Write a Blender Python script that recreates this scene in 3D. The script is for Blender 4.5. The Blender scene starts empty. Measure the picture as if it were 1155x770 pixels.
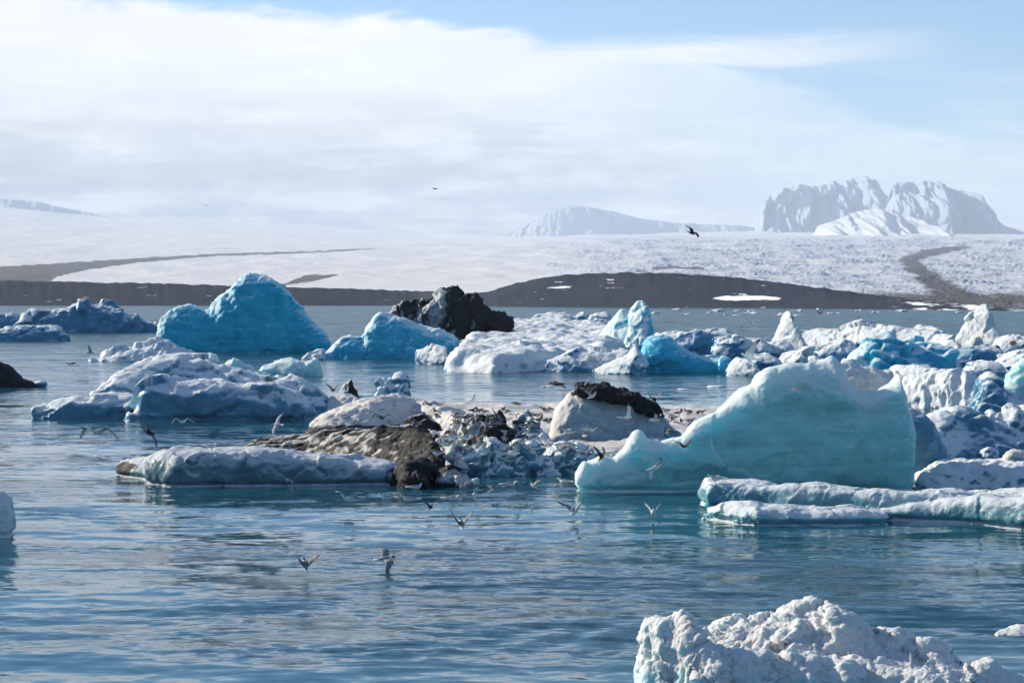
import bpy, bmesh, math, random
import numpy as np
from mathutils import Vector, Matrix

# ------------------------------------------------------------------ camera, light, sky
scene = bpy.context.scene
COL = scene.collection
R = math.radians
F, HY, CX, H = 2233.0, 338.0, 577.5, 4.0        # focal length and horizon in photo pixels, eye height in metres
cam = bpy.data.cameras.new('camera')
cam.sensor_width = 36.0
cam.lens = F / 1155.0 * 36.0
cam.shift_y = -(385.0 - HY) / 1155.0
cam.clip_start, cam.clip_end = 0.5, 120000.0
camo = bpy.data.objects.new('camera', cam)
COL.objects.link(camo)
camo.location = (0, 0, H)
camo.rotation_euler = (R(90), 0, 0)
scene.camera = camo

SUN_EL, SUN_AZ = R(26), R(-61)                  # azimuth from the view direction, left of it
sun_dir = Vector((math.sin(SUN_AZ) * math.cos(SUN_EL), math.cos(SUN_AZ) * math.cos(SUN_EL), math.sin(SUN_EL)))
sl = bpy.data.lights.new('sun', 'SUN')
sl.energy, sl.angle, sl.color = 5.0, R(0.5), (1.0, 0.9, 0.74)
so = bpy.data.objects.new('sun', sl)
COL.objects.link(so)
so.rotation_euler = sun_dir.to_track_quat('Z', 'Y').to_euler()

scene.view_settings.view_transform = 'Standard'
scene.view_settings.look = 'None'
scene.view_settings.exposure = 0.6
scene.view_settings.gamma = 1.0
scene.view_settings.use_curve_mapping = False
scene.cycles.use_denoising = True
scene.cycles.max_bounces = 8
scene.cycles.volume_bounces = 1
scene.cycles.caustics_reflective = False
scene.cycles.caustics_refractive = False

class NT:
    """small helper for node trees"""
    def __init__(s, tree):
        s.t = tree; s.n = tree.nodes; s.l = tree.links
        s.n.clear()
    def node(s, typ, **kw):
        nd = s.n.new(typ)
        for k, v in kw.items():
            setattr(nd, k, v)
        return nd
    def put(s, sock, v):
        if v is None: return
        if hasattr(v, 'is_output'): s.l.new(v, sock)
        else:
            if isinstance(v, (tuple, list)) and len(v) == 3 and sock.type == 'RGBA': v = (*v, 1)
            sock.default_value = v
    def math(s, op, a, b=None, c=None, clamp=False):
        nd = s.node('ShaderNodeMath', operation=op, use_clamp=clamp)
        s.put(nd.inputs[0], a); s.put(nd.inputs[1], b); s.put(nd.inputs[2], c)
        return nd.outputs[0]
    def vmath(s, op, a, b=None):
        nd = s.node('ShaderNodeVectorMath', operation=op)
        s.put(nd.inputs[0], a); s.put(nd.inputs[1], b)
        return nd.outputs[0]
    def mix(s, f, a, b):
        nd = s.node('ShaderNodeMix', data_type='RGBA')
        s.put(nd.inputs[0], f); s.put(nd.inputs[6], a); s.put(nd.inputs[7], b)
        return nd.outputs[2]
    def fmix(s, f, a, b):
        nd = s.node('ShaderNodeMix', data_type='FLOAT')
        s.put(nd.inputs[0], f); s.put(nd.inputs[2], a); s.put(nd.inputs[3], b)
        return nd.outputs[0]
    def step(s, v, lo, hi, a=0.0, b=1.0, typ='SMOOTHSTEP'):
        nd = s.node('ShaderNodeMapRange', interpolation_type=typ, clamp=True) if typ != 'SMOOTHSTEP' else s.node('ShaderNodeMapRange', interpolation_type=typ)
        s.put(nd.inputs[0], v); s.put(nd.inputs[1], lo); s.put(nd.inputs[2], hi); s.put(nd.inputs[3], a); s.put(nd.inputs[4], b)
        return nd.outputs[0]
    def noise(s, vec, scale, detail=4.0, rough=0.55, dist=0.0, typ='FBM'):
        nd = s.node('ShaderNodeTexNoise', noise_type=typ)
        s.put(nd.inputs['Vector'], vec); s.put(nd.inputs['Scale'], scale); s.put(nd.inputs['Detail'], detail)
        s.put(nd.inputs['Roughness'], rough); s.put(nd.inputs['Distortion'], dist)
        return nd.outputs[0]
    def curve(s, v, pts, lo, hi):
        """piecewise curve of v; pts are (v, value in 0..1)"""
        nd = s.node('ShaderNodeFloatCurve')
        c = nd.mapping.curves[0]
        P = [((x - lo) / (hi - lo), y) for x, y in pts]
        while len(c.points) < len(P): c.points.new(0.5, 0.5)
        for p, q in zip(c.points, P): p.location = q; p.handle_type = 'VECTOR'
        nd.mapping.update()
        s.put(nd.inputs[1], s.step(v, lo, hi, 0.0, 1.0, 'LINEAR'))
        return nd.outputs[0]
    def scalexyz(s, vec, k):
        return s.vmath('MULTIPLY', vec, k)

world = bpy.data.worlds.new('World')
scene.world = world
world.use_nodes = True
def build_world():
    T = NT(world.node_tree)
    sky = T.node('ShaderNodeTexSky', sky_type='NISHITA', sun_disc=False, sun_elevation=SUN_EL, sun_rotation=SUN_AZ,
                 altitude=0.0, air_density=1.0, dust_density=0.1, ozone_density=3.0)
    SKY = 0.09
    tc = T.node('ShaderNodeTexCoord').outputs['Generated']
    sp = T.node('ShaderNodeSeparateXYZ'); T.put(sp.inputs[0], tc)
    x, y, z = sp.outputs
    az = T.math('ARCTAN2', x, y)
    el = T.math('ARCSINE', z)
    # wind-drawn noise in azimuth and elevation
    cv = T.node('ShaderNodeCombineXYZ'); T.put(cv.inputs[0], az); T.put(cv.inputs[1], T.math('MULTIPLY', el, 3.2))
    n_big = T.math('SUBTRACT', T.noise(cv.outputs[0], 6.0, 5.0, 0.55), 0.5)
    n_mid = T.math('SUBTRACT', T.noise(cv.outputs[0], 22.0, 6.0, 0.6, 0.4), 0.5)
    cw = T.node('ShaderNodeCombineXYZ'); T.put(cw.inputs[0], az); T.put(cw.inputs[1], T.math('MULTIPLY', el, 9.0)); T.put(cw.inputs[2], 3.7)
    n_str = T.math('SUBTRACT', T.noise(cw.outputs[0], 11.0, 6.0, 0.6, 0.3), 0.5)
    u0 = T.math('MULTIPLY_ADD', az, F, CX)
    v0 = T.math('MULTIPLY_ADD', el, -F, HY)
    u = T.math('ADD', u0, T.math('MULTIPLY', n_big, 160.0))
    v = T.math('ADD', T.math('ADD', v0, T.math('MULTIPLY', n_mid, 70.0)), T.math('MULTIPLY', n_big, 60.0))
    vs = T.math('ADD', v0, T.math('MULTIPLY', n_str, 36.0))
    lo, hi = -1400.0, 2400.0
    # upper edge of the cloud bank per azimuth, coded as (edge + 700) / 1000
    ed = lambda e: (e + 700.0) / 1000.0
    edge = T.curve(u, [(-1400, ed(290)), (-1000, ed(60)), (-500, ed(-90)), (-150, ed(-60)), (60, ed(-4)), (300, ed(14)), (540, ed(26)), (640, ed(52)), (800, ed(60)), (950, ed(120)),
                       (1080, ed(160)), (1200, ed(170)), (1500, ed(180)), (2400, ed(290))], lo, hi)
    edge = T.math('MULTIPLY_ADD', edge, 1000.0, -700.0)
    bank = T.step(T.math('SUBTRACT', v, edge), -4.0, 20.0)
    op = T.curve(u0, [(-1400, 0.0), (-1000, 1.0), (430, 1.0), (600, 0.9), (760, 0.72), (900, 0.5), (1100, 0.42), (1300, 0.4), (2400, 0.0)], lo, hi)
    low = T.step(vs, 120.0, 235.0)
    op = T.fmix(low, op, T.curve(u0, [(-1400, 0.0), (-1000, 1.0), (700, 1.0), (850, 0.9), (1155, 0.75), (1700, 0.5), (2400, 0.0)], lo, hi))
    bank = T.math('MULTIPLY', bank, op)
    # long streak to the right of the bank, fading at its tip
    st_c = T.math('MULTIPLY_ADD', u0, -0.012, 74.0)
    st = T.step(T.math('ABSOLUTE', T.math('SUBTRACT', vs, st_c)), 26.0, 5.0)
    st_u = T.math('MULTIPLY', T.step(u0, 330.0, 560.0), T.step(u0, 1110.0, 860.0))
    streak = T.math('MULTIPLY', T.math('MULTIPLY', st, st_u), 0.85)
    # thin veil between streak and horizon on the right
    veil = T.math('MULTIPLY', T.step(T.math('ADD', n_str, T.math('MULTIPLY', n_big, 0.6)), -0.12, 0.3), T.step(vs, 40.0, 150.0))
    veil = T.math('MULTIPLY', veil, 0.5)
    # scattered cloud over the rest of the sky
    high = T.math('MULTIPLY', T.step(T.noise(tc, 3.2, 6.0, 0.58, 0.5), 0.52, 0.72), T.step(el, 0.2, 0.4))
    high = T.math('MULTIPLY', high, 0.25)
    m = T.math('MAXIMUM', bank, streak)
    m = T.math('MAXIMUM', m, veil)
    m = T.math('MAXIMUM', m, high, clamp=True)
    # cloud tone: bright tops, greyer lilac base, soft mottling
    base = T.step(T.math('ADD', v0, T.math('MULTIPLY', n_big, 110.0)), 60.0, 250.0)
    c = T.mix(base, (0.70, 0.705, 0.715), (0.25, 0.27, 0.32))
    c = T.mix(T.math('MULTIPLY', T.step(u0, 500.0, 1000.0), 0.75), c, (0.6, 0.64, 0.68))
    c = T.mix(T.step(T.math('ADD', n_mid, n_str), -0.22, 0.34, 0.0, 0.75), c, (0.80, 0.80, 0.80))
    skyc = T.scalexyz(sky.outputs[0], (SKY * 0.84, SKY * 0.98, SKY * 1.12))
    col = T.mix(m, skyc, c)
    bg = T.node('ShaderNodeBackground')
    T.put(bg.inputs[0], col); bg.inputs[1].default_value = 1.0
    out = T.node('ShaderNodeOutputWorld')
    T.l.new(bg.outputs[0], out.inputs[0])
build_world()

# ------------------------------------------------------------------ numpy noise
def _hash(ix, iy, iz, seed):
    h = (ix.astype(np.int64) * 374761393 + iy.astype(np.int64) * 668265263 + iz.astype(np.int64) * 2147483647 + seed * 1274126177) & 0xffffffff
    h = ((h ^ (h >> 13)) * 1274126177) & 0xffffffff
    h = ((h ^ (h >> 16)) * 2246822519) & 0xffffffff
    return h ^ (h >> 15)
def gnoise(p, seed=0):
    """gradient noise, about -1..1"""
    p = np.asarray(p, float)
    i = np.floor(p).astype(np.int64); f = p - i
    w = f * f * f * (f * (f * 6 - 15) + 10)
    out = 0.0
    for dx in (0, 1):
        for dy in (0, 1):
            for dz in (0, 1):
                h = _hash(i[:, 0] + dx, i[:, 1] + dy, i[:, 2] + dz, seed)
                gx = ((h & 1023) / 511.5 - 1); gy = (((h >> 10) & 1023) / 511.5 - 1); gz = (((h >> 20) & 1023) / 511.5 - 1)
                d = gx * (f[:, 0] - dx) + gy * (f[:, 1] - dy) + gz * (f[:, 2] - dz)
                wx = w[:, 0] if dx else 1 - w[:, 0]; wy = w[:, 1] if dy else 1 - w[:, 1]; wz = w[:, 2] if dz else 1 - w[:, 2]
                out = out + d * wx * wy * wz
    return out * 1.35
def fbm(p, oct=4, seed=0, gain=0.5):
    s, a, k = 0.0, 1.0, 1.0
    for o in range(oct):
        s = s + a * gnoise(p * k + o * 17.3, seed + o); a *= gain; k *= 2.03
    return s
def ridged(p, oct=3, seed=0, gain=0.5):
    s, a, k = 0.0, 1.0, 1.0
    for o in range(oct):
        s = s + a * (1 - 2.2 * np.abs(gnoise(p * k + o * 11.7, seed + o))); a *= gain; k *= 2.1
    return s
def cells(p, seed=0):
    """worley F1, F2 and a random value of the nearest cell"""
    i = np.floor(p).astype(np.int64)
    f1 = np.full(len(p), 9.0); f2 = np.full(len(p), 9.0); val = np.zeros(len(p))
    for dx in (-1, 0, 1):
        for dy in (-1, 0, 1):
            for dz in (-1, 0, 1):
                h = _hash(i[:, 0] + dx, i[:, 1] + dy, i[:, 2] + dz, seed)
                q = np.stack([i[:, 0] + dx + (h & 1023) / 1023.0, i[:, 1] + dy + ((h >> 10) & 1023) / 1023.0, i[:, 2] + dz + ((h >> 20) & 1023) / 1023.0], 1)
                d = np.sqrt(((p - q) ** 2).sum(1))
                nearer = d < f1
                f2 = np.where(nearer, f1, np.minimum(f2, d))
                val = np.where(nearer, ((h >> 7) & 1023) / 1023.0, val)
                f1 = np.where(nearer, d, f1)
    return f1, f2, val
def facets(p, seed=0):
    """broken planes: each cell is cut along its own random tilt"""
    i = np.floor(p).astype(np.int64); f1 = np.full(len(p), 9.0); out = np.zeros(len(p))
    for dx in (-1, 0, 1):
        for dy in (-1, 0, 1):
            for dz in (-1, 0, 1):
                h = _hash(i[:, 0] + dx, i[:, 1] + dy, i[:, 2] + dz, seed); h2 = _hash(i[:, 0] + dx, i[:, 1] + dy, i[:, 2] + dz, seed + 999)
                q = p - np.stack([i[:, 0] + dx + (h & 1023) / 1023.0, i[:, 1] + dy + ((h >> 10) & 1023) / 1023.0, i[:, 2] + dz + ((h >> 20) & 1023) / 1023.0], 1)
                d = (q ** 2).sum(1)
                v = q[:, 0] * ((h2 & 1023) / 512.0 - 1) + q[:, 1] * (((h2 >> 10) & 1023) / 512.0 - 1) + q[:, 2] * (((h2 >> 20) & 1023) / 512.0 - 1)
                near = d < f1
                out = np.where(near, v, out); f1 = np.where(near, d, f1)
    return out
def sstep(x, a, b):
    t = np.clip((x - a) / (b - a), 0, 1)
    return t * t * (3 - 2 * t)

# ------------------------------------------------------------------ scene helpers
def tag(o, label=None, cat=None, group=None, kind=None):
    if label: o['label'] = label
    if cat: o['category'] = cat
    if group: o['group'] = group
    if kind: o['kind'] = kind
    return o
def mesh_from(name, verts, faces, smooth=True):
    me = bpy.data.meshes.new(name)
    verts = np.asarray(verts, np.float32)
    me.vertices.add(len(verts)); me.vertices.foreach_set('co', verts.ravel())
    if isinstance(faces, np.ndarray):
        nf, k = faces.shape
        me.loops.add(nf * k); me.loops.foreach_set('vertex_index', faces.astype(np.int32).ravel())
        me.polygons.add(nf); me.polygons.foreach_set('loop_start', np.arange(0, nf * k, k, dtype=np.int32))
        me.update(calc_edges=True); me.validate()
    else:
        me = bpy.data.meshes.new(name); me.from_pydata([tuple(map(float, v)) for v in verts], [], [tuple(int(i) for i in f) for f in faces]); me.update()
    if smooth: me.polygons.foreach_set('use_smooth', np.ones(len(me.polygons), bool))
    return me
def link(name, me, mat=None, parent=None, loc=None):
    o = bpy.data.objects.new(name, me)
    COL.objects.link(o)
    if mat is not None: me.materials.append(mat)
    if parent is not None: o.parent = parent
    if loc is not None: o.location = loc
    return o
def get_co(me):
    a = np.empty(len(me.vertices) * 3, np.float32); me.vertices.foreach_get('co', a); return a.reshape(-1, 3).astype(float)
def get_no(me):
    a = np.empty(len(me.vertices) * 3, np.float32); me.vertex_normals.foreach_get('vector', a); return a.reshape(-1, 3).astype(float)
def set_co(me, p):
    me.vertices.foreach_set('co', np.asarray(p, np.float32).ravel()); me.update()
def fattr(me, name, v):
    at = me.attributes.new(name, 'FLOAT', 'POINT'); at.data.foreach_set('value', np.asarray(v, np.float32))
def grid_faces(nr, nc):
    i = np.arange(nr * nc).reshape(nr, nc)
    return np.stack([i[:-1, :-1].ravel(), i[:-1, 1:].ravel(), i[1:, 1:].ravel(), i[1:, :-1].ravel()], 1)
def Yw(py, z=0.0):                                  # distance of a point at height z seen at picture row py
    return (H - z) * F / (py - HY)
def interp(pts, x):
    return np.interp(x, [p[0] for p in pts], [p[1] for p in pts])

# ------------------------------------------------------------------ materials
def new_mat(name):
    m = bpy.data.materials.new(name); m.use_nodes = True
    return m, NT(m.node_tree)
def finish(T, **inp):
    b = T.node('ShaderNodeBsdfPrincipled')
    for k, v in inp.items():
        T.put(b.inputs[k.replace('_', ' ')], v)
    o = T.node('ShaderNodeOutputMaterial'); T.l.new(b.outputs[0], o.inputs[0])
    return b
def ice_mat(name, deep, crust_lit=(0.62, 0.655, 0.665), lo=0.25, hi=0.75, sss=0.6, scale=0.25, grain=6.0, dirt_shade=(0.035, 0.033, 0.032), bump=0.5, mott=0.35, specks=0.0, strata=0.0):
    """clear glacier ice, its colour darkened on steep faces to paint shade, under a weathered white crust on its upward faces; 'dirt' attribute adds ash, silt and painted shade"""
    m, T = new_mat(name)
    tc = T.node('ShaderNodeTexCoord').outputs['Object']
    g = T.node('ShaderNodeNewGeometry')
    sp = T.node('ShaderNodeSeparateXYZ'); T.put(sp.inputs[0], g.outputs['Normal'])
    n1 = T.noise(tc, grain * 0.35, 5.0, 0.6)
    n2 = T.noise(tc, grain, 6.0, 0.62)
    cr = T.node('ShaderNodeAttribute', attribute_name='crust_lit').outputs['Fac']
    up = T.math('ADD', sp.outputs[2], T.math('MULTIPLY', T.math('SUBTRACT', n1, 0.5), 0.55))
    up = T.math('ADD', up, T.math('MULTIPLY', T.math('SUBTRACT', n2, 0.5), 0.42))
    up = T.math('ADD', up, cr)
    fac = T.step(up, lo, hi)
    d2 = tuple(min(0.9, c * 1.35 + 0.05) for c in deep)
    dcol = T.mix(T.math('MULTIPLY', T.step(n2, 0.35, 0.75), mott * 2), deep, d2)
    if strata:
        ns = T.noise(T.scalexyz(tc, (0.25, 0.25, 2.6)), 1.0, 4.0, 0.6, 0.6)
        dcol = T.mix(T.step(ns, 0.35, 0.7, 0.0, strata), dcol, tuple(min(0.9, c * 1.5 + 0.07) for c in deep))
    col = T.mix(fac, dcol, crust_lit)
    at = T.node('ShaderNodeAttribute', attribute_name='dirt_shade').outputs['Fac']
    dn = T.math('ADD', at, T.math('MULTIPLY', T.math('SUBTRACT', n2, 0.5), 0.55))
    if specks:
        n3 = T.noise(tc, grain * 2.2, 4.0, 0.7)
        dn = T.math('ADD', dn, T.step(n3, 0.72 - specks * 0.15, 0.8, 0.0, 0.7))
    dfac = T.step(dn, 0.38, 0.62)
    dcol2 = T.mix(n2, dirt_shade, tuple(c * 2.6 for c in dirt_shade))
    col = T.mix(dfac, col, dcol2)
    w = T.math('MULTIPLY', T.fmix(fac, sss, sss * 0.35), T.math('SUBTRACT', 1.0, dfac))
    rough = T.fmix(fac, 0.22, 0.75)
    rough = T.fmix(dfac, rough, 0.7)
    bp = T.node('ShaderNodeBump'); bp.inputs['Strength'].default_value = bump; bp.inputs['Distance'].default_value = 0.35 / grain
    T.put(bp.inputs['Height'], n2)
    finish(T, Base_Color=col, Roughness=rough, Subsurface_Weight=w, Subsurface_Radius=(0.3, 0.8, 1.0), Subsurface_Scale=scale, Normal=bp.outputs[0], IOR=1.31, Specular_IOR_Level=0.35)
    return m
def snow_ground_mat(name):
    """glacier: snow with ash 'dirt' attribute"""
    m, T = new_mat(name)
    tc = T.node('ShaderNodeTexCoord').outputs['Object']
    at = T.node('ShaderNodeAttribute', attribute_name='dirt_shade').outputs['Fac']
    n = T.noise(tc, 0.035, 5.0, 0.65)
    d = T.step(T.math('ADD', at, T.math('MULTIPLY', T.math('SUBTRACT', n, 0.5), 0.5)), 0.3, 0.75)
    c = T.mix(n, (0.6, 0.6, 0.6), (0.7, 0.68, 0.66))
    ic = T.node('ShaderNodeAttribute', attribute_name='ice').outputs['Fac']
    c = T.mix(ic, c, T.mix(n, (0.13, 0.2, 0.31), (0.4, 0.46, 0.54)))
    c = T.mix(d, c, T.mix(n, (0.05, 0.05, 0.055), (0.12, 0.115, 0.12)))
    finish(T, Base_Color=c, Roughness=0.85, Specular_IOR_Level=0.2)
    return m
def rock_ground_mat(name):
    m, T = new_mat(name)
    tc = T.node('ShaderNodeTexCoord').outputs['Object']
    at = T.node('ShaderNodeAttribute', attribute_name='snow').outputs['Fac']
    n = T.noise(T.scalexyz(tc, (1, 1, 3)), 0.03, 6.0, 0.62)
    n2 = T.noise(tc, 0.15, 6.0, 0.7)
    c = T.mix(T.step(n, 0.3, 0.7), (0.010, 0.018, 0.040), (0.027, 0.031, 0.048))  # distance haze painted into the gravel colour as blue
    c = T.mix(T.math('MULTIPLY', n2, 0.5), c, (0.034, 0.040, 0.056))
    s = T.step(T.math('ADD', at, T.math('MULTIPLY', T.math('SUBTRACT', n2, 0.5), 0.6)), 0.4, 0.6)
    c = T.mix(s, c, (0.8, 0.8, 0.8))
    finish(T, Base_Color=c, Roughness=0.95, Specular_IOR_Level=0.1)
    return m
def water_mat():
    m, T = new_mat('lagoon_water')
    g = T.node('ShaderNodeNewGeometry').outputs['Position']
    # wind patches: calm slicks and ruffled water, drawn out along the wind
    patch = T.noise(T.scalexyz(g, (0.035, 0.075, 0)), 1.0, 4.0, 0.55, 2.2)
    patch = T.step(patch, 0.4, 0.6)
    sp = T.node('ShaderNodeSeparateXYZ'); T.put(sp.inputs[0], g)
    far = T.step(sp.outputs[1], 55.0, 230.0)
    def slopes(sc, amp, det=3.0, dist=0.5):
        nd = T.node('ShaderNodeTexNoise')
        T.put(nd.inputs['Vector'], T.scalexyz(g, sc)); nd.inputs['Scale'].default_value = 1.0
        nd.inputs['Detail'].default_value = det; nd.inputs['Roughness'].default_value = 0.55; nd.inputs['Distortion'].default_value = dist
        v = T.vmath('SUBTRACT', nd.outputs[1], (0.5, 0.5, 0.5))
        c = T.node('ShaderNodeCombineXYZ')
        for i in range(3): T.put(c.inputs[i], amp)
        return T.vmath('MULTIPLY', v, c.outputs[0])
    sl = T.vmath('ADD', slopes((0.14, 0.38, 0), T.fmix(far, T.fmix(patch, 0.35, 0.75), 1.5), 4.0, 1.6), slopes((0.75, 2.3, 0), T.fmix(far, T.fmix(patch, 0.16, 0.62), 2.4), 3.0, 1.0))
    sl = T.vmath('ADD', sl, slopes((4.0, 9.0, 0), T.fmix(patch, 0.10, 0.45), 2.0))
    sl = T.vmath('MULTIPLY', sl, (0.7, 1.0, 0.0))
    nrm = T.vmath('NORMALIZE', T.vmath('ADD', sl, T.node('ShaderNodeNewGeometry').outputs['Normal']))
    c = T.mix(patch, (0.014, 0.088, 0.125), (0.009, 0.056, 0.082))
    c = T.mix(far, c, (0.014, 0.06, 0.065))
    finish(T, Base_Color=c, Roughness=T.fmix(far, T.fmix(patch, 0.06, 0.12), 0.25), IOR=1.33, Specular_IOR_Level=T.fmix(far, T.fmix(patch, 0.5, 0.36), 0.16), Normal=nrm)
    return m

M_WATER = water_mat()
M_SNOW = snow_ground_mat('glacier_snow')
M_ROCK = rock_ground_mat('moraine_gravel')
M_BLUE = ice_mat('deep_blue_ice', (0.008, 0.34, 0.47), crust_lit=(0.5, 0.68, 0.72), lo=0.55, hi=1.15, sss=0.8, scale=0.9, grain=1.1, bump=1.0, mott=0.3, strata=0.35)
M_CYAN = ice_mat('cyan_ice', (0.03, 0.36, 0.5), crust_lit=(0.58, 0.7, 0.72), lo=0.5, hi=1.1, sss=0.75, scale=0.6, grain=1.4, bump=0.7)
M_TEAL = ice_mat('teal_ice', (0.19, 0.44, 0.43), crust_lit=(0.6, 0.67, 0.65), lo=0.0, hi=1.1, sss=0.85, scale=0.9, grain=2.2, bump=0.25, mott=0.25, strata=0.7)
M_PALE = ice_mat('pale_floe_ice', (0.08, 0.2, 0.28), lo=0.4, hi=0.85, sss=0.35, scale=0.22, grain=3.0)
M_SLAB = ice_mat('grey_slab_ice', (0.075, 0.14, 0.17), crust_lit=(0.47, 0.5, 0.53), lo=0.3, hi=1.0, sss=0.3, scale=0.2, grain=3.0)
M_SHELF = ice_mat('snowy_shelf_ice', (0.12, 0.27, 0.31), crust_lit=(0.55, 0.585, 0.60), lo=0.1, hi=1.0, sss=0.5, scale=0.25, grain=2.5, bump=0.3, mott=0.2)
M_FAR = ice_mat('far_floe_ice', (0.06, 0.2, 0.32), crust_lit=(0.62, 0.655, 0.665), lo=0.35, hi=0.8, sss=0.3, scale=0.4, grain=0.9, bump=0.6)
M_WHITE = ice_mat('white_weathered_ice', (0.4, 0.52, 0.54), crust_lit=(0.6, 0.595, 0.585), lo=-0.3, hi=0.45, sss=0.7, scale=0.2, grain=9.0, bump=0.6)
M_DIRTY = ice_mat('ash_striped_ice', (0.24, 0.31, 0.35), crust_lit=(0.58, 0.555, 0.52), lo=0.0, hi=0.5, sss=0.35, scale=0.15, grain=3.5, specks=0.6)
M_ASH = ice_mat('ash_banded_ice', (0.2, 0.2, 0.2), crust_lit=(0.42, 0.4, 0.37), lo=0.0, hi=0.5, sss=0.1, scale=0.1, grain=3.5, dirt_shade=(0.0085, 0.0085, 0.009))
M_BLACK = ice_mat('ash_black_ice', (0.22, 0.26, 0.3), crust_lit=(0.45, 0.44, 0.43), lo=0.2, hi=0.8, sss=0.2, scale=0.2, grain=1.0, dirt_shade=(0.012, 0.012, 0.013), bump=0.9)

# ------------------------------------------------------------------ water
def build_water():
    rows = np.concatenate([np.arange(840, 430, -1.2), np.geomspace(430 - HY, 1.2, 130) + HY])
    Y = H * F / (rows - HY)
    t = np.concatenate([np.linspace(-9, -0.42, 24), np.linspace(-0.4, 0.4, 640), np.linspace(0.42, 9, 24)])
    YY, TT = np.meshgrid(Y, t, indexing='ij')
    X = TT * YY
    p = np.stack([X.ravel(), YY.ravel(), np.zeros(X.size)], 1)
    fade = np.clip((120 - p[:, 1]) / 80, 0, 1)
    near = fade > 0
    q = p[near]
    z = 0.020 * fbm(q * np.array([0.5, 1.1, 1]), 3, 5) + 0.006 * fbm(q * np.array([2.0, 3.6, 1]), 2, 9)
    # swirl in the current at the lower right, round the near chunk
    sw = np.exp(-((q[:, 0] - 1.5) ** 2 + (q[:, 1] - 23) ** 2) / 9.0)
    z += sw * 0.012 * np.sin(9 * np.hypot(q[:, 0] - 4.2, (q[:, 1] - 21) * 0.8) + 2 * gnoise(q * 0.6, 3))
    p[near, 2] = z * fade[near]
    faces = grid_faces(len(Y), len(t))[:, ::-1]
    n = len(p)
    y0 = Y[0]
    ext = np.array([[-9 * y0, y0, 0], [9 * y0, y0, 0], [2000, -400, 0], [-2000, -400, 0]])
    p = np.concatenate([p, ext]); faces = np.concatenate([faces, np.array([[n + 3, n + 2, n + 1, n]])])
    o = link('water', mesh_from('water', p, faces[:, ::1]), M_WATER)
    tag(o, 'blue green rippled lagoon water between the ice', 'water', kind='structure')
    return o
water = build_water()
_me = water.data
if _me.polygons[0].normal.z < 0: _me.flip_normals()

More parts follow.
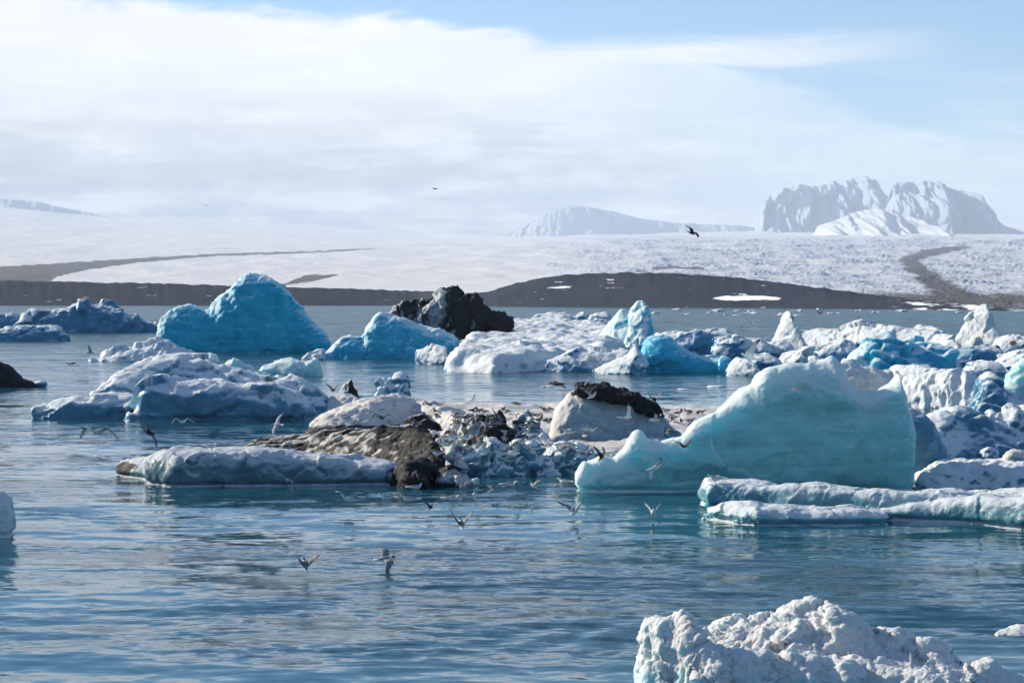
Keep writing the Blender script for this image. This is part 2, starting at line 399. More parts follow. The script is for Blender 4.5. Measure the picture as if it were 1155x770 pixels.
# ------------------------------------------------------------------ glacier, moraine, mountains
SHORE = [(-400, 344), (0, 344.3), (470, 344.5), (560, 345.5), (850, 347), (1000, 348.5), (1155, 351), (1600, 353)]
CREST = [(-400, 314), (0, 316), (100, 318), (200, 320), (300, 323), (400, 325.5), (470, 328), (530, 331), (550, 329), (580, 320), (605, 314), (640, 309.5), (700, 307),
         (760, 308), (830, 312.5), (900, 321), (960, 329), (1010, 335), (1060, 341), (1155, 349), (1600, 352)]
GL = [(700, 346), (1100, 337), (1700, 326), (2500, 314), (4000, 298), (6000, 283), (9000, 267), (14000, 250), (20000, 240)]
def build_glacier():
    px = np.arange(-330, 1490, 1.7)
    t = np.linspace(0, 1, 420)
    P, TT = np.meshgrid(px, t, indexing='xy')              # rows: distance
    Ys = H * F / (interp(SHORE, P) - HY)
    lY = np.log(Ys * 1.0) + TT * (np.log(20000.0) - np.log(Ys))
    Y = np.exp(lY)
    E = np.interp(lY, np.log([g[0] for g in GL]), [g[1] for g in GL])
    E = interp(SHORE, P) + 0.5 + (E - interp(SHORE, P) - 0.5) * sstep(Y - Ys, 25, 110)       # rises behind the shore ridge
    # left shoulder climbs into the cloud, right stays below the peaks
    top = interp([(-330, 218), (0, 229), (110, 240), (300, 252), (480, 263), (560, 265), (700, 262), (860, 258), (1155, 256), (1500, 250)], P)
    E += (top - 240) * sstep(lY, np.log(5500), np.log(20000))
    q = np.stack([P.ravel() / 90, lY.ravel() * 9, np.zeros(P.size)], 1)
    sm = fbm(q, 4, 2).reshape(P.shape)
    E -= 3.0 * sm * sstep(TT, 0.05, 0.3)
    # crevassed ice
    crev = sstep(P + 40 * sm, 540, 760) * sstep(E, 262, 276) * sstep(TT, 0.0, 0.03) * (0.35 + 0.65 * sstep(gnoise(q * 2.3 + 5, 4).reshape(P.shape), -0.5, 0.4))
    crev = crev + 0.16 * sstep(TT, .02, .1) * sstep(P, 700, 200) * sstep(E, 268, 290)
    flow = fbm(np.stack([(P.ravel() - 0.9 * (E.ravel() - 276)) / 34, lY.ravel() * 7, 0 * P.ravel()], 1), 4, 61).reshape(P.shape)
    crev = crev * (0.45 + 0.75 * sstep(flow, -0.5, 0.5))
    q2 = np.stack([P.ravel() / 4.6 + 1.2 * sm.ravel(), lY.ravel() * 85, np.zeros(P.size)], 1)
    c = (0.75 * ridged(q2, 3, 7, 0.6) + 0.5 * fbm(q2 * np.array([.35, .3, 1]), 3, 21)).reshape(P.shape)
    E -= 2.6 * crev * c
    # ash bands carried on the ice, and darker crevasse troughs
    d = np.zeros(P.shape)
    Es = E + 1.2 * fbm(q * 6, 2, 31).reshape(P.shape)
    up = interp([(-400, 303), (0, 300.5), (60, 297), (150, 291.5), (230, 286.5), (330, 284), (440, 279), (520, 276)], P)
    lw = interp([(-400, 330), (40, 330), (64, 312), (100, 304), (150, 297), (230, 289.5), (330, 286), (440, 280.3), (520, 276.2)], P)
    d = np.maximum(d, sstep(Es, up - 1, up + 1) * sstep(Es, lw + 1, lw - 1) * 0.95 * sstep(P, 470, 400))
    tri_u = interp([(315, 322), (345, 310), (378, 309.5), (390, 312)], P); tri_l = interp([(315, 322), (350, 318), (378, 311), (390, 310)], P)
    d = np.maximum(d, sstep(Es, tri_u - .7, tri_u + .7) * sstep(Es, tri_l + .7, tri_l - .7) * (P > 312) * (P < 392) * 0.95)
    cu = interp([(276, 1098), (281, 1068), (287, 1040), (294, 1026), (303, 1034), (313, 1050), (324, 1064), (336, 1082), (350, 1096)], E)
    cwid = interp([(276, 30), (282, 30), (294, 17), (310, 22), (325, 30), (340, 50), (350, 80)], E)
    d = np.maximum(d, np.clip(1.15 - np.abs(P + 8 * sm - cu) / cwid, 0, 1) * sstep(E, 275, 280) * (0.78 + 0.3 * c))
    d = np.maximum(d, sstep(E, 321, 336) * sstep(P, 880, 960) * (0.42 + 0.34 * c))
    d = np.maximum(d, 0.30 * sstep(c, 0.0, -1.2) * sstep(P, 600, 800) * sstep(E, 275, 295))
    up2 = interp([(735, 303), (760, 301.5), (792, 303)], P)
    d = np.maximum(d, sstep(np.abs(Es - up2), 2.0, 0.8) * (P > 735) * (P < 795) * 0.8)
    Z = H - (E - HY) / F * Y
    X = (P - CX) / F * Y
    v = np.stack([X.ravel(), Y.ravel(), Z.ravel()], 1)
    me = mesh_from('glacier', v, grid_faces(*P.shape))
    fattr(me, 'dirt_shade', d.ravel()); fattr(me, 'ice', np.clip(crev, 0, 1).ravel() * 0.8)
    o = link('glacier', me, M_SNOW)
    tag(o, 'wide snow covered glacier sloping down to the lagoon', 'glacier', kind='structure')
build_glacier()
def build_moraine():
    px = np.arange(-330, 1490, 2.0)
    t = np.linspace(0, 1, 70)
    P, TT = np.meshgrid(px, t, indexing='xy')
    Ys = H * F / (interp(SHORE, P) - HY)
    Yc = Ys + 24.0
    Y = np.where(TT < 0.7, Ys * 0.97 + (Yc - Ys * 0.97) * TT / 0.7, Yc * (1 + (TT - 0.7) / 0.3 * 0.35))
    q = np.stack([P.ravel() / 30, TT.ravel() * 5, np.zeros(P.size)], 1)
    n = fbm(q, 5, 12).reshape(P.shape)
    cr = interp(CREST, P) + 1.5 * fbm(np.stack([P.ravel() / 14, 0 * P.ravel(), 0 * P.ravel()], 1), 4, 3).reshape(P.shape)
    zc = H - (cr - HY) / F * Yc
    f = np.where(TT < 0.7, sstep(TT / 0.7, -0.6, 1.35), 1 - sstep((TT - 0.7) / 0.3, 0, 1) * 1.3)
    f0 = sstep(np.array(0.0), -0.6, 1.35); f1 = sstep(np.array(1.0), -0.6, 1.35)
    f = np.where(TT < 0.7, (f - f0) / (f1 - f0), f)
    Z = -1.0 + (zc + 1.0) * f * (1 + 0.10 * n * (1 - np.abs(f)))
    X = (P - CX) / F * Y
    E = HY - (Z - H) * F / Y
    s = np.exp(-(((P - 842) / 40) ** 4 + ((E - 336.3 - 1.2 * n) / 2.6) ** 2)) * 1.1
    s = np.maximum(s, 0.65 * np.exp(-(((P - 632) / 22) ** 2 + ((E - 324 - (P - 632) * -0.05) / 2.0) ** 2)))
    s = np.maximum(s, sstep(P, 930, 1060) * (0.42 + 0.5 * n))
    s = np.maximum(s, 0.5 * sstep(fbm(np.stack([P.ravel() / 25, E.ravel() / 2.2, 0 * P.ravel()], 1), 4, 44).reshape(P.shape), 0.25, 0.7))
    me = mesh_from('moraine', np.stack([X.ravel(), Y.ravel(), Z.ravel()], 1), grid_faces(*P.shape))
    fattr(me, 'snow', s.ravel())
    o = link('moraine', me, M_ROCK)
    tag(o, 'dark gravel moraine ridge along the far shore', 'moraine', kind='structure')
build_moraine()
def build_mountain(name, prof, Y0, depth, label, rough=1.0, seed=0, dirt_shade=0.0, ice=0.0):
    x0, x1 = prof[0][0], prof[-1][0]
    px = np.arange(x0, x1 + .1, 0.7)
    t = np.linspace(0, 1, 120)
    P, TT = np.meshgrid(px, t, indexing='xy')
    q0 = np.stack([P.ravel() / 16, 0 * P.ravel() + seed, 0 * P.ravel()], 1)
    cr = interp(prof, P) - rough * 3.0 * fbm(q0, 5, seed).reshape(P.shape) * sstep(np.minimum(P - x0, x1 - P), 0, 14)
    base = 300.0
    Y = Y0 + depth * (TT - 0.6) / 0.6
    f = np.where(TT < 0.6, (TT / 0.6) ** 0.9, 1 - sstep((TT - 0.6) / 0.4, 0, 1))
    zt = H - (cr - HY) / F * Y0; zb = H - (base - HY) / F * Y0
    q = np.stack([P.ravel() / 17 + TT.ravel() * 1.2, TT.ravel() * 6 + P.ravel() / 30, 0 * P.ravel() + seed * 3.1], 1)
    n = ridged(q, 5, seed + 3, 0.55).reshape(P.shape)
    Z = zb + (zt - zb) * f * (1 + rough * 0.22 * n * (1 - f)) 
    Y = Y + rough * depth * 0.55 * fbm(np.stack([P.ravel() / 26, TT.ravel() * 2.2, 0 * P.ravel() + seed], 1), 4, seed + 40).reshape(P.shape) * (TT < 0.999) * sstep(TT, 1.0, 0.7)
    X = (P - CX) / F * Y0
    sl = np.gradient(n, axis=1); v_n = P.size
    me = mesh_from(name, np.stack([X.ravel(), Y.ravel(), Z.ravel()], 1), grid_faces(*P.shape))
    fattr(me, 'ice', np.full(v_n, ice)); fattr(me, 'dirt_shade', (dirt_shade * sstep(np.abs(sl), 0.04, 0.12) * sstep(f, .2, .6)).ravel())
    o = link(name, me, M_SNOW)
    tag(o, label, 'mountain', kind='structure')
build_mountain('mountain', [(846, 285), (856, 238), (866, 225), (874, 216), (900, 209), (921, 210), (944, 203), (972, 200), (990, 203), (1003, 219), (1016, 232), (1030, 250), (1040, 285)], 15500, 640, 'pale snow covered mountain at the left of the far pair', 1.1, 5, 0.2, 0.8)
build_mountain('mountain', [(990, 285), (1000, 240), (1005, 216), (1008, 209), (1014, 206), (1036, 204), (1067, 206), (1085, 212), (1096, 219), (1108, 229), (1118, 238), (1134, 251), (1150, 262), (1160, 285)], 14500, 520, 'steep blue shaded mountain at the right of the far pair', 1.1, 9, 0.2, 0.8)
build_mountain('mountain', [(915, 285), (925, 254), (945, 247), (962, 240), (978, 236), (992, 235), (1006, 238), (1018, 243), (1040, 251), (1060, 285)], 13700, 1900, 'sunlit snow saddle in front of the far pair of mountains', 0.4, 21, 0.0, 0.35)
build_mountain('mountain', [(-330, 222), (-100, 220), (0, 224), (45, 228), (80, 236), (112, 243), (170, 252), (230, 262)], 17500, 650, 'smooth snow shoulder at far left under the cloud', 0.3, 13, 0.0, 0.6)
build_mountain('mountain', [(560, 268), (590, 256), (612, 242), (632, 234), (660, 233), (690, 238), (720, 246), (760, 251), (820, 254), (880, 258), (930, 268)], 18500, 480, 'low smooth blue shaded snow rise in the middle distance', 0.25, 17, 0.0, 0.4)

# ------------------------------------------------------------------ haze
def build_haze():
    m = bpy.data.materials.new('air_haze'); m.use_nodes = True
    T = NT(m.node_tree)
    v = T.node('ShaderNodeVolumePrincipled')
    v.inputs['Color'].default_value = (0.72, 0.83, 0.96, 1)
    v.inputs['Density'].default_value = 5.8e-5
    v.inputs['Anisotropy'].default_value = 0.0
    o = T.node('ShaderNodeOutputMaterial'); T.l.new(v.outputs[0], o.inputs['Volume'])
    x, y0, y1, z0, z1 = 8600.0, -60.0, 21500.0, -60.0, 1150.0
    vs = [(sx * x, y, z) for z in (z0, z1) for y in (y0, y1) for sx in (-1, 1)]
    fs = [(0, 2, 3, 1), (4, 5, 7, 6), (0, 1, 5, 4), (2, 6, 7, 3), (0, 4, 6, 2), (1, 3, 7, 5)]
    o = link('haze', mesh_from('haze', vs, fs, False), m)
    tag(o, 'thin pale haze in the cold air', 'haze', kind='stuff')
build_haze()

# ------------------------------------------------------------------ ice builders
def loft(top, base, d=(1.0, 1.0), n=(2.4, 2.0), sub=0.5, taper=0.55, minw=0.12, step=2.0, M=26, lean=0.0, skew=0.0):
    """body under a ridge line: top = skyline in photo pixels, base = waterline row, d = depth in front of and behind the ridge (m)"""
    if not isinstance(base, (list, tuple)): base = [(0, base)]
    px = np.arange(top[0][0], top[-1][0] + 0.01, step)
    by = interp(base, px)
    Yf = H * F / (by - HY)
    hm = max(1e-3, max((interp(base, x) - y) for x, y in top))
    rel = np.clip((by - interp(top, px)) / hm, 0, 1)
    tw = np.maximum(minw, rel ** taper)
    Yc = Yf + d[0] * tw
    xm = (px - CX) / F * Yc
    Yc = Yc - skew * (xm - xm.mean())                  # ridge turned: its right end comes nearer
    h = H - (interp(top, px) - HY) / F * Yc
    h = np.maximum(h, 0.02)
    X = (px - CX) / F * Yc
    a = np.linspace(0, math.pi, M)
    c, s = np.cos(a), np.sin(a)
    V = []
    for i in range(len(px)):
        nf = np.where(c > 0, n[0], n[1])
        yy = -np.sign(c) * np.abs(c) ** (2 / nf) * np.where(c > 0, d[0], d[1]) * tw[i]
        zz = -sub + (h[i] + sub) * np.clip(s, 0, 1) ** (2 / nf)
        V.append(np.stack([np.full(M, X[i]) + lean * np.clip(zz, 0, None), Yc[i] + yy, zz], 1))
    V = np.concatenate(V)
    nc = len(px)
    fs = []
    for i in range(nc - 1):
        for j in range(M):
            k = (j + 1) % M
            fs.append((i * M + j, i * M + k, (i + 1) * M + k, (i + 1) * M + j))
    fs.append(tuple(range(M - 1, -1, -1))); fs.append(tuple(range((nc - 1) * M, nc * M)))
    return V, fs
def slab(poly, z, sub=0.4, rim=0.0, zs=None):
    """flat floe: outline of its upper face in photo pixels, the face z metres above the water (zs: z per point)"""
    poly = np.array(poly, float)
    zz = np.full(len(poly), z) if zs is None else np.array(zs, float)
    Y = (H - zz) * F / (poly[:, 1] - HY); X = (poly[:, 0] - CX) / F * Y
    c = np.array([X.mean(), Y.mean()])
    low = np.stack([X, Y], 1) + (np.stack([X, Y], 1) - c) * rim
    n = len(poly)
    V = np.concatenate([np.stack([X, Y, zz], 1), np.stack([low[:, 0], low[:, 1], np.full(n, -sub)], 1)])
    return V, [tuple(range(n)), tuple(range(2 * n - 1, n - 1, -1))] + [((i + 1) % n, i, n + i, n + (i + 1) % n) for i in range(n)]
def blob(px, py, Y, sx, sy, sz, rot=0.0, tilt=0.0, seed=0, rough=0.25):
    """single lump of ice or rock, half sizes in metres, its middle at the photo point at distance Y"""
    bm = bmesh.new(); bmesh.ops.create_icosphere(bm, subdivisions=3, radius=1.0)
    V = np.array([v.co[:] for v in bm.verts]); fs = [tuple(v.index for v in f.verts) for f in bm.faces]; bm.free()
    V = np.sign(V) * np.abs(V) ** 0.8
    f1, f2, val = cells(V * 1.1 + seed * 7.7, seed)
    V = V * (1 + rough * (val - 0.5) + rough * 0.5 * gnoise(V * 1.7 + seed, seed))[:, None]
    V = V * np.array([sx, sy, sz])
    Mx = Matrix.Rotation(rot, 3, 'Z') @ Matrix.Rotation(tilt, 3, 'Y')
    V = V @ np.array(Mx).T
    return V + np.array([(px - CX) / F * Y, Y, H - (py - HY) / F * Y]), fs
_seed = [0]
def carve(name, shapes, mat, vox, disp, label=None, cat=None, group=None, parent=None, smooth=2, dirt_shade=None, crust_lit=None, flat=False):
    """weld the shapes into one closed body, then roughen it"""
    _seed[0] += 1; sd = _seed[0] * 13
    V, Fc, k = [], [], 0
    for v, f in shapes:
        V.append(v); Fc += [tuple(i + k for i in q) for q in f]; k += len(v)
    V = np.concatenate(V)
    org = np.array([(V[:, 0].min() + V[:, 0].max()) / 2, (V[:, 1].min() + V[:, 1].max()) / 2, 0.0])
    me = mesh_from(name + '_rough', V - org, Fc)
    bm = bmesh.new(); bm.from_mesh(me); bmesh.ops.recalc_face_normals(bm, faces=bm.faces); bm.to_mesh(me); bm.free()
    tmp = bpy.data.objects.new('carving', me); COL.objects.link(tmp)
    r = tmp.modifiers.new('weld', 'REMESH'); r.mode = 'VOXEL'; r.voxel_size = vox
    if smooth:
        s = tmp.modifiers.new('soften', 'SMOOTH'); s.factor = 0.5; s.iterations = smooth
    dg = bpy.context.evaluated_depsgraph_get()
    out = bpy.data.meshes.new_from_object(tmp.evaluated_get(dg))
    bpy.data.objects.remove(tmp); bpy.data.meshes.remove(me)
    out.name = name
    for kind, scale, amp, *st in disp:
        p = get_co(out); nrm = get_no(out)
        st = np.array(st[0]) if st else np.ones(3)
        q = p / scale * st + sd
        if kind == 'fbm': dv = fbm(q, 4, sd)
        elif kind == 'ridge': dv = ridged(q, 3, sd)
        elif kind == 'dimple': dv = 0.9 - 2.4 * np.abs(gnoise(q, sd)) * -1 - 1.2
        elif kind == 'scallop':
            f1, f2, _ = cells(q, sd); dv = f1 * 1.6 - 0.8
        elif kind == 'facet': dv = facets(q + 0.15 * np.stack([gnoise(q * 2, sd + 1), gnoise(q * 2, sd + 2), gnoise(q * 2, sd + 3)], 1), sd)
        elif kind == 'block':
            f1, f2, vl = cells(q + 0.25 * np.stack([gnoise(q * 1.5, sd + 1), gnoise(q * 1.5, sd + 2), gnoise(q * 1.5, sd + 3)], 1), sd)
            dv = (vl - 0.5) * 2 * sstep(f2 - f1, 0.0, 0.12) - 0.5 * (1 - sstep(f2 - f1, 0.0, 0.1))
        elif kind == 'strata':
            dv = gnoise(np.stack([q[:, 0] * .12, q[:, 1] * .12, q[:, 2]], 1), sd)
        elif kind == 'melt':                            # wave-cut notch just above the water
            dv = -np.exp(-((p[:, 2] - scale) / (scale * 0.9)) ** 2) * (np.abs(nrm[:, 2]) < 0.75)
        set_co(out, p + nrm * (amp * dv)[:, None])
    p = get_co(out); nrm = get_no(out)
    fattr(out, 'dirt_shade', dirt_shade(p + org, nrm, p) if dirt_shade else np.zeros(len(p)))
    fattr(out, 'crust_lit', crust_lit(p + org, nrm, p) if crust_lit else np.zeros(len(p)))
    out.polygons.foreach_set('use_smooth', np.full(len(out.polygons), not flat))
    out.materials.clear()
    o = link(name, out, mat, parent, tuple(org))
    if parent is not None: o.location = tuple(org - np.array(parent.location))
    return tag(o, label, cat, group)
def rim(top, w):
    """1 on the skyline fading to 0 w pixels below it: snow and painted rim light along the crest"""
    def f(p):
        a, b = pix(p); return np.clip(1 - (b - interp(top, a)) / w, 0, 1.3)
    return f
def pxm(py): return Yw(py) / F                          # metres per photo pixel at a waterline row
def pix(p):                                             # photo pixel of world points
    return CX + p[:, 0] / p[:, 1] * F, HY + (H - p[:, 2]) / p[:, 1] * F

# ------------------------------------------------------------------ the ice, from the near water outwards
u = pxm(772)
carve('ice_chunk', [
    loft([(730, 745), (731, 704), (743, 698), (760, 699), (776, 696), (783, 714), (797, 726), (815, 742)], 790, (0.35, 0.3), (2.6, 2.4), 0.3, skew=0.7),
    loft([(775, 753), (798, 721), (810, 709), (820, 703), (838, 704), (857, 701), (874, 699), (889, 692), (905, 688), (925, 687), (948, 692), (964, 707), (991, 721), (1014, 725), (1035, 731), (1054, 731), (1078, 743), (1096, 753), (1110, 778)], 792, (1.1, 0.7), (1.6, 2.0), 0.3, skew=0.3),
    loft([(785, 752), (820, 742), (860, 738), (905, 742), (960, 750)], 794, (0.3, 0.4), (3, 2), 0.3)],
    M_WHITE, 0.013, [('fbm', 0.55, 0.07), ('ridge', 0.5, 0.06, (1, 1, .6)), ('facet', 0.4, 0.08), ('scallop', 0.22, 0.014), ('facet', 0.09, 0.012), ('fbm', 0.06, 0.013), ('fbm', 0.022, 0.006)],
    'ridged grainy white ice chunk in the nearest water at bottom right', 'ice chunk', crust_lit=lambda p, n, q: 0.25 - 1.1 * sstep(p[:, 2] + 0.12 * gnoise(q * 4, 5), 0.36, 0.14))
carve('ice_chunk', [loft([(918, 775), (926, 751), (944, 741), (958, 739), (975, 742), (999, 751), (1020, 752), (1046, 755), (1070, 765), (1080, 780)], 796, (0.3, 0.3), (2.2, 2), 0.3, skew=0.5)],
    M_WHITE, 0.012, [('fbm', 0.25, 0.03), ('scallop', 0.1, 0.015), ('fbm', 0.05, 0.009), ('fbm', 0.02, 0.004)], 'small bright ice lump in front of the ridged near chunk', 'ice chunk')
carve('ice_chunk', [loft([(1090, 775), (1096, 748), (1113, 741), (1124, 744), (1134, 754), (1150, 760), (1175, 766), (1200, 780)], 792, (0.3, 0.3), (2.6, 2), 0.3)],
    M_WHITE, 0.012, [('fbm', 0.25, 0.03), ('scallop', 0.1, 0.015), ('fbm', 0.05, 0.009), ('fbm', 0.02, 0.004)], 'small crusty ice lump at the bottom right corner', 'ice chunk')
carve('ice_floe', [loft([(1124, 716), (1135, 707), (1150, 704), (1175, 705), (1195, 712)], 718, (0.4, 0.3), (2.4, 2), 0.2)],
    M_WHITE, 0.016, [('fbm', 0.3, 0.03), ('fbm', 0.06, 0.01)], 'low melting ice patch awash at the right edge of the near water', 'ice floe')
# left edge lump
carve('ice_chunk', [loft([(-40, 580), (-30, 560), (-8, 555), (6, 557), (13, 562), (15, 575), (14, 600)], 606, (0.3, 0.35), (2.6, 2), 0.2),],
    M_WHITE, 0.02, [('fbm', 0.3, 0.05), ('scallop', 0.14, 0.02), ('fbm', 0.06, 0.01), ('melt', 0.04, 0.06)], 'small rounded ice lump cut by the left edge of the photo', 'ice chunk')
# long shelf in front of the green berg
carve('ice_floe', [
    loft([(793, 552), (798, 541), (814, 539), (851, 545), (907, 548), (962, 552), (1023, 553), (1064, 556), (1100, 558), (1152, 552), (1220, 553)], [(793, 574), (900, 580), (1018, 586), (1220, 590)], (0.45, 1.3), (5, 3.4), 0.4),
    loft([(789, 583), (800, 570), (830, 566), (880, 569), (930, 573), (975, 574), (1000, 578)], [(789, 586), (850, 594), (1000, 592)], (0.55, 0.8), (3, 3), 0.4),
    loft([(985, 582), (1010, 572), (1040, 566), (1085, 562), (1110, 560), (1150, 559), (1230, 560)], [(985, 587), (1060, 590), (1150, 598), (1230, 600)], (0.5, 1.0), (3.4, 3), 0.4)],
    M_SHELF, 0.022, [('fbm', 1.2, 0.10), ('facet', 0.7, 0.04), ('melt', 0.05, 0.10), ('scallop', 0.5, 0.018), ('fbm', 0.12, 0.010), ('fbm', 0.04, 0.005)],
    'long low ice shelf with a snowy lip in front of the green iceberg', 'ice floe', crust_lit=lambda p, n, q: 0.1 + 0.6 * sstep(n[:, 2], 0.35, 0.8))
# the green berg
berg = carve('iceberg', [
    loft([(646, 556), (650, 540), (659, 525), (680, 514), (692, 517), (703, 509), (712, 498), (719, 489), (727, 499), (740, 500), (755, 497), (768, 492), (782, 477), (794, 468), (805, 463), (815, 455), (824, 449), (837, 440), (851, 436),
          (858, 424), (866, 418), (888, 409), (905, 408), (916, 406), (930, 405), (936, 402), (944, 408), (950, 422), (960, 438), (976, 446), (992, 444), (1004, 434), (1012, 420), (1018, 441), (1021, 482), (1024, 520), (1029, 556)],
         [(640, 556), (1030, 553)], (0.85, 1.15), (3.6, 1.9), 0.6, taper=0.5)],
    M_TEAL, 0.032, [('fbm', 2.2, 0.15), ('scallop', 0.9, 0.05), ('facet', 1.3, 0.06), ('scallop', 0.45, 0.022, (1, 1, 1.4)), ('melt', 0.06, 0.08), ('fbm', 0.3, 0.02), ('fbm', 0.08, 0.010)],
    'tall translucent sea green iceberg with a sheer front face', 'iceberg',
    crust_lit=lambda p, n, q: 0.6 * sstep(-q[:, 0], 0.8, 3.0) - 0.15 + 0.65 * sstep(p[:, 2], 0.9, 3.0) + 0.9 * rim([(646, 556), (680, 514), (703, 509), (719, 489), (740, 500), (768, 492), (805, 463), (851, 436), (866, 418), (905, 408), (936, 402), (950, 422), (976, 446), (1004, 434), (1012, 420)], 20)(p) ** 1.5 + 0.5 * sstep(n[:, 0], 0.4, 0.8))
carve('snow_crest', [loft([(934, 448), (940, 424), (948, 410), (960, 408), (972, 414), (984, 410), (996, 417), (1004, 416), (1011, 432), (1015, 456)], 548, (0.6, 0.9), (2, 2), -1.35, taper=.4)],
    M_WHITE, 0.032, [('fbm', 0.5, 0.07), ('scallop', 0.25, 0.04), ('fbm', 0.08, 0.015)], 'crumbly white snow crest', parent=berg, crust_lit=lambda p, n, q: 0.3 + 0 * n[:, 0])
# blocks directly right of the green berg
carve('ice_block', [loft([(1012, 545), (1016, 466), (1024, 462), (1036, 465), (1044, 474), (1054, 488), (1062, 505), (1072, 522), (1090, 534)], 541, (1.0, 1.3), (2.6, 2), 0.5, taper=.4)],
    M_PALE, 0.045, [('fbm', 1.3, 0.12), ('scallop', 0.5, 0.05), ('fbm', 0.15, 0.03)], 'shaded blue ice block leaning beside the sheer end of the green iceberg', 'ice block', crust_lit=lambda p, n, q: -0.25 + 0 * n[:, 0])
carve('ice_floe', [loft([(1040, 542), (1060, 522), (1080, 517), (1100, 522), (1125, 524), (1150, 526), (1200, 528)], [(1040, 549), (1200, 553)], (1.4, 1.6), (2.2, 2), 0.4)],
    M_PALE, 0.04, [('fbm', 0.9, 0.16), ('ridge', 0.5, 0.06), ('scallop', 0.3, 0.04), ('fbm', 0.12, 0.02)], 'lumpy low white floe behind the shelf at the right edge', 'ice floe', crust_lit=lambda p, n, q: 0.3 + 0 * n[:, 0])
carve('ice_chunk', [loft([(1126, 530), (1130, 512), (1142, 507), (1160, 508), (1180, 520)], 537, (0.6, 0.7), (2.6, 2), 0.4)],
    M_DIRTY, 0.04, [('fbm', 0.6, 0.1), ('block', 0.4, 0.06), ('fbm', 0.1, 0.02)], 'knobbly greyish chunk on the lumpy floe by the right edge', 'ice chunk')
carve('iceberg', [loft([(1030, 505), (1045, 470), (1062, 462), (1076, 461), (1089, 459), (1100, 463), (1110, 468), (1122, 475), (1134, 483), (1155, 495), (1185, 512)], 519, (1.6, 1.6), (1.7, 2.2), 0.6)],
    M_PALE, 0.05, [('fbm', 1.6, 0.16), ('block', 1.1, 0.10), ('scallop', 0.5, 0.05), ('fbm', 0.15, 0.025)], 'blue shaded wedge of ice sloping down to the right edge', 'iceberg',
    crust_lit=lambda p, n, q: 0.55 * sstep(-q[:, 0], -0.2, 1.0) - 0.2)  # right end kept bluer: its shade painted in, left whitened
for i, (x, y, w, hgt, lab) in enumerate([(1083, 502, 9, 9, 'small snowy lump at the foot of the blue ice wedge'), (1117, 514, 11, 9, 'small pinkish white lump below the blue ice wedge'), (1070, 497, 6, 5, 'tiny white ice bit beside the leaning blue block')]):
    Y = Yw(y + hgt / 2); s = Y / F
    carve('ice_chunk', [blob(x, y, Y, w * s, w * s, hgt * s, seed=i + 40)], M_PALE, 0.035, [('fbm', 0.3, 0.05), ('fbm', 0.1, 0.02)], lab, 'ice chunk', crust_lit=lambda p, n, q: 0.5 + 0 * n[:, 0])
carve('ice_floe', [loft([(1100, 482), (1118, 462), (1128, 466), (1140, 458), (1148, 464), (1156, 460), (1170, 468), (1200, 470)], 494, (1.2, 1.4), (2.2, 2), 0.4)],
    M_FAR, 0.06, [('block', 0.8, 0.16), ('fbm', 0.5, 0.1), ('fbm', 0.15, 0.03)], 'jagged white floe behind the blue ice wedge at right edge', 'ice floe', crust_lit=lambda p, n, q: 0.3 + 0 * n[:, 0])
carve('ice_block', [loft([(1012, 452), (1017, 437), (1029, 428), (1040, 424), (1052, 420), (1062, 420), (1069, 416), (1076, 421), (1085, 423), (1098, 430), (1104, 440), (1108, 456)], 461, (1.2, 1.6), (2.2, 2.4), 0.5, skew=0.8)],
    M_FAR, 0.065, [('fbm', 1.5, 0.14), ('ridge', 0.9, 0.14, (1.6, 1, .35)), ('fbm', 0.25, 0.05)], 'creamy sunlit block with upright ribs right of the green iceberg', 'ice block', crust_lit=lambda p, n, q: 0.75 + 0 * n[:, 0])
carve('ice_block', [loft([(1096, 458), (1101, 440), (1106, 427), (1115, 422), (1124, 425), (1128, 438), (1140, 446), (1155, 448), (1190, 452)], 465, (1.4, 1.4), (2.4, 2.2), 0.5)],
    M_FAR, 0.07, [('fbm', 1.3, 0.2), ('block', 1.0, 0.16), ('fbm', 0.25, 0.05)], 'blue shaded block with a white hooded top right of the ribbed block', 'ice block')
carve('ice_block', [loft([(1128, 440), (1138, 424), (1150, 410), (1165, 408), (1190, 420)], 452, (1.6, 1.6), (2.2, 2), 0.5)],
    M_TEAL, 0.08, [('fbm', 1.3, 0.2), ('block', 1.0, 0.16), ('fbm', 0.25, 0.05)], 'greenish ice block at the right edge above the hooded block', 'ice block')

# ---- dirty floe in the middle
floe = bpy.data.objects.new('ice_floe', None); COL.objects.link(floe); floe.location = (-3.6, 46.0, 0.0)
tag(floe, 'large dirty middle floe with pale front slab, black striped ridge and cream hump', 'ice floe')
def slabdirt(p, n, q):
    a, b = pix(p)
    return 0.95 * sstep(gnoise(np.stack([q[:, 0] * 0.35, q[:, 1] * 1.1, q[:, 2] * 5], 1), 4), 0.25, 0.5) * sstep(q[:, 1], -0.3, 0.6) + 0.9 * sstep(a, 152, 140) * (n[:, 2] < 0.6)
carve('ice_slab', [
    loft([(168, 535), (172, 516), (185, 511), (223, 507), (276, 505), (330, 508), (380, 513), (420, 520), (450, 527), (458, 540)], [(165, 545), (204, 549), (320, 548), (460, 546)], (0.7, 1.9), (3.4, 2.8), 0.4, taper=.4),
    loft([(131, 528), (138, 516), (151, 514), (170, 514), (180, 520)], [(131, 536), (180, 543)], (0.6, 1.0), (2.6, 2.4), 0.4)],
    M_SLAB, 0.034, [('fbm', 1.4, 0.10), ('facet', 0.9, 0.10), ('melt', 0.04, 0.08), ('scallop', 0.4, 0.025), ('fbm', 0.12, 0.012)],
    parent=floe, dirt_shade=slabdirt, crust_lit=lambda p, n, q: 0.2 + 0 * n[:, 0])
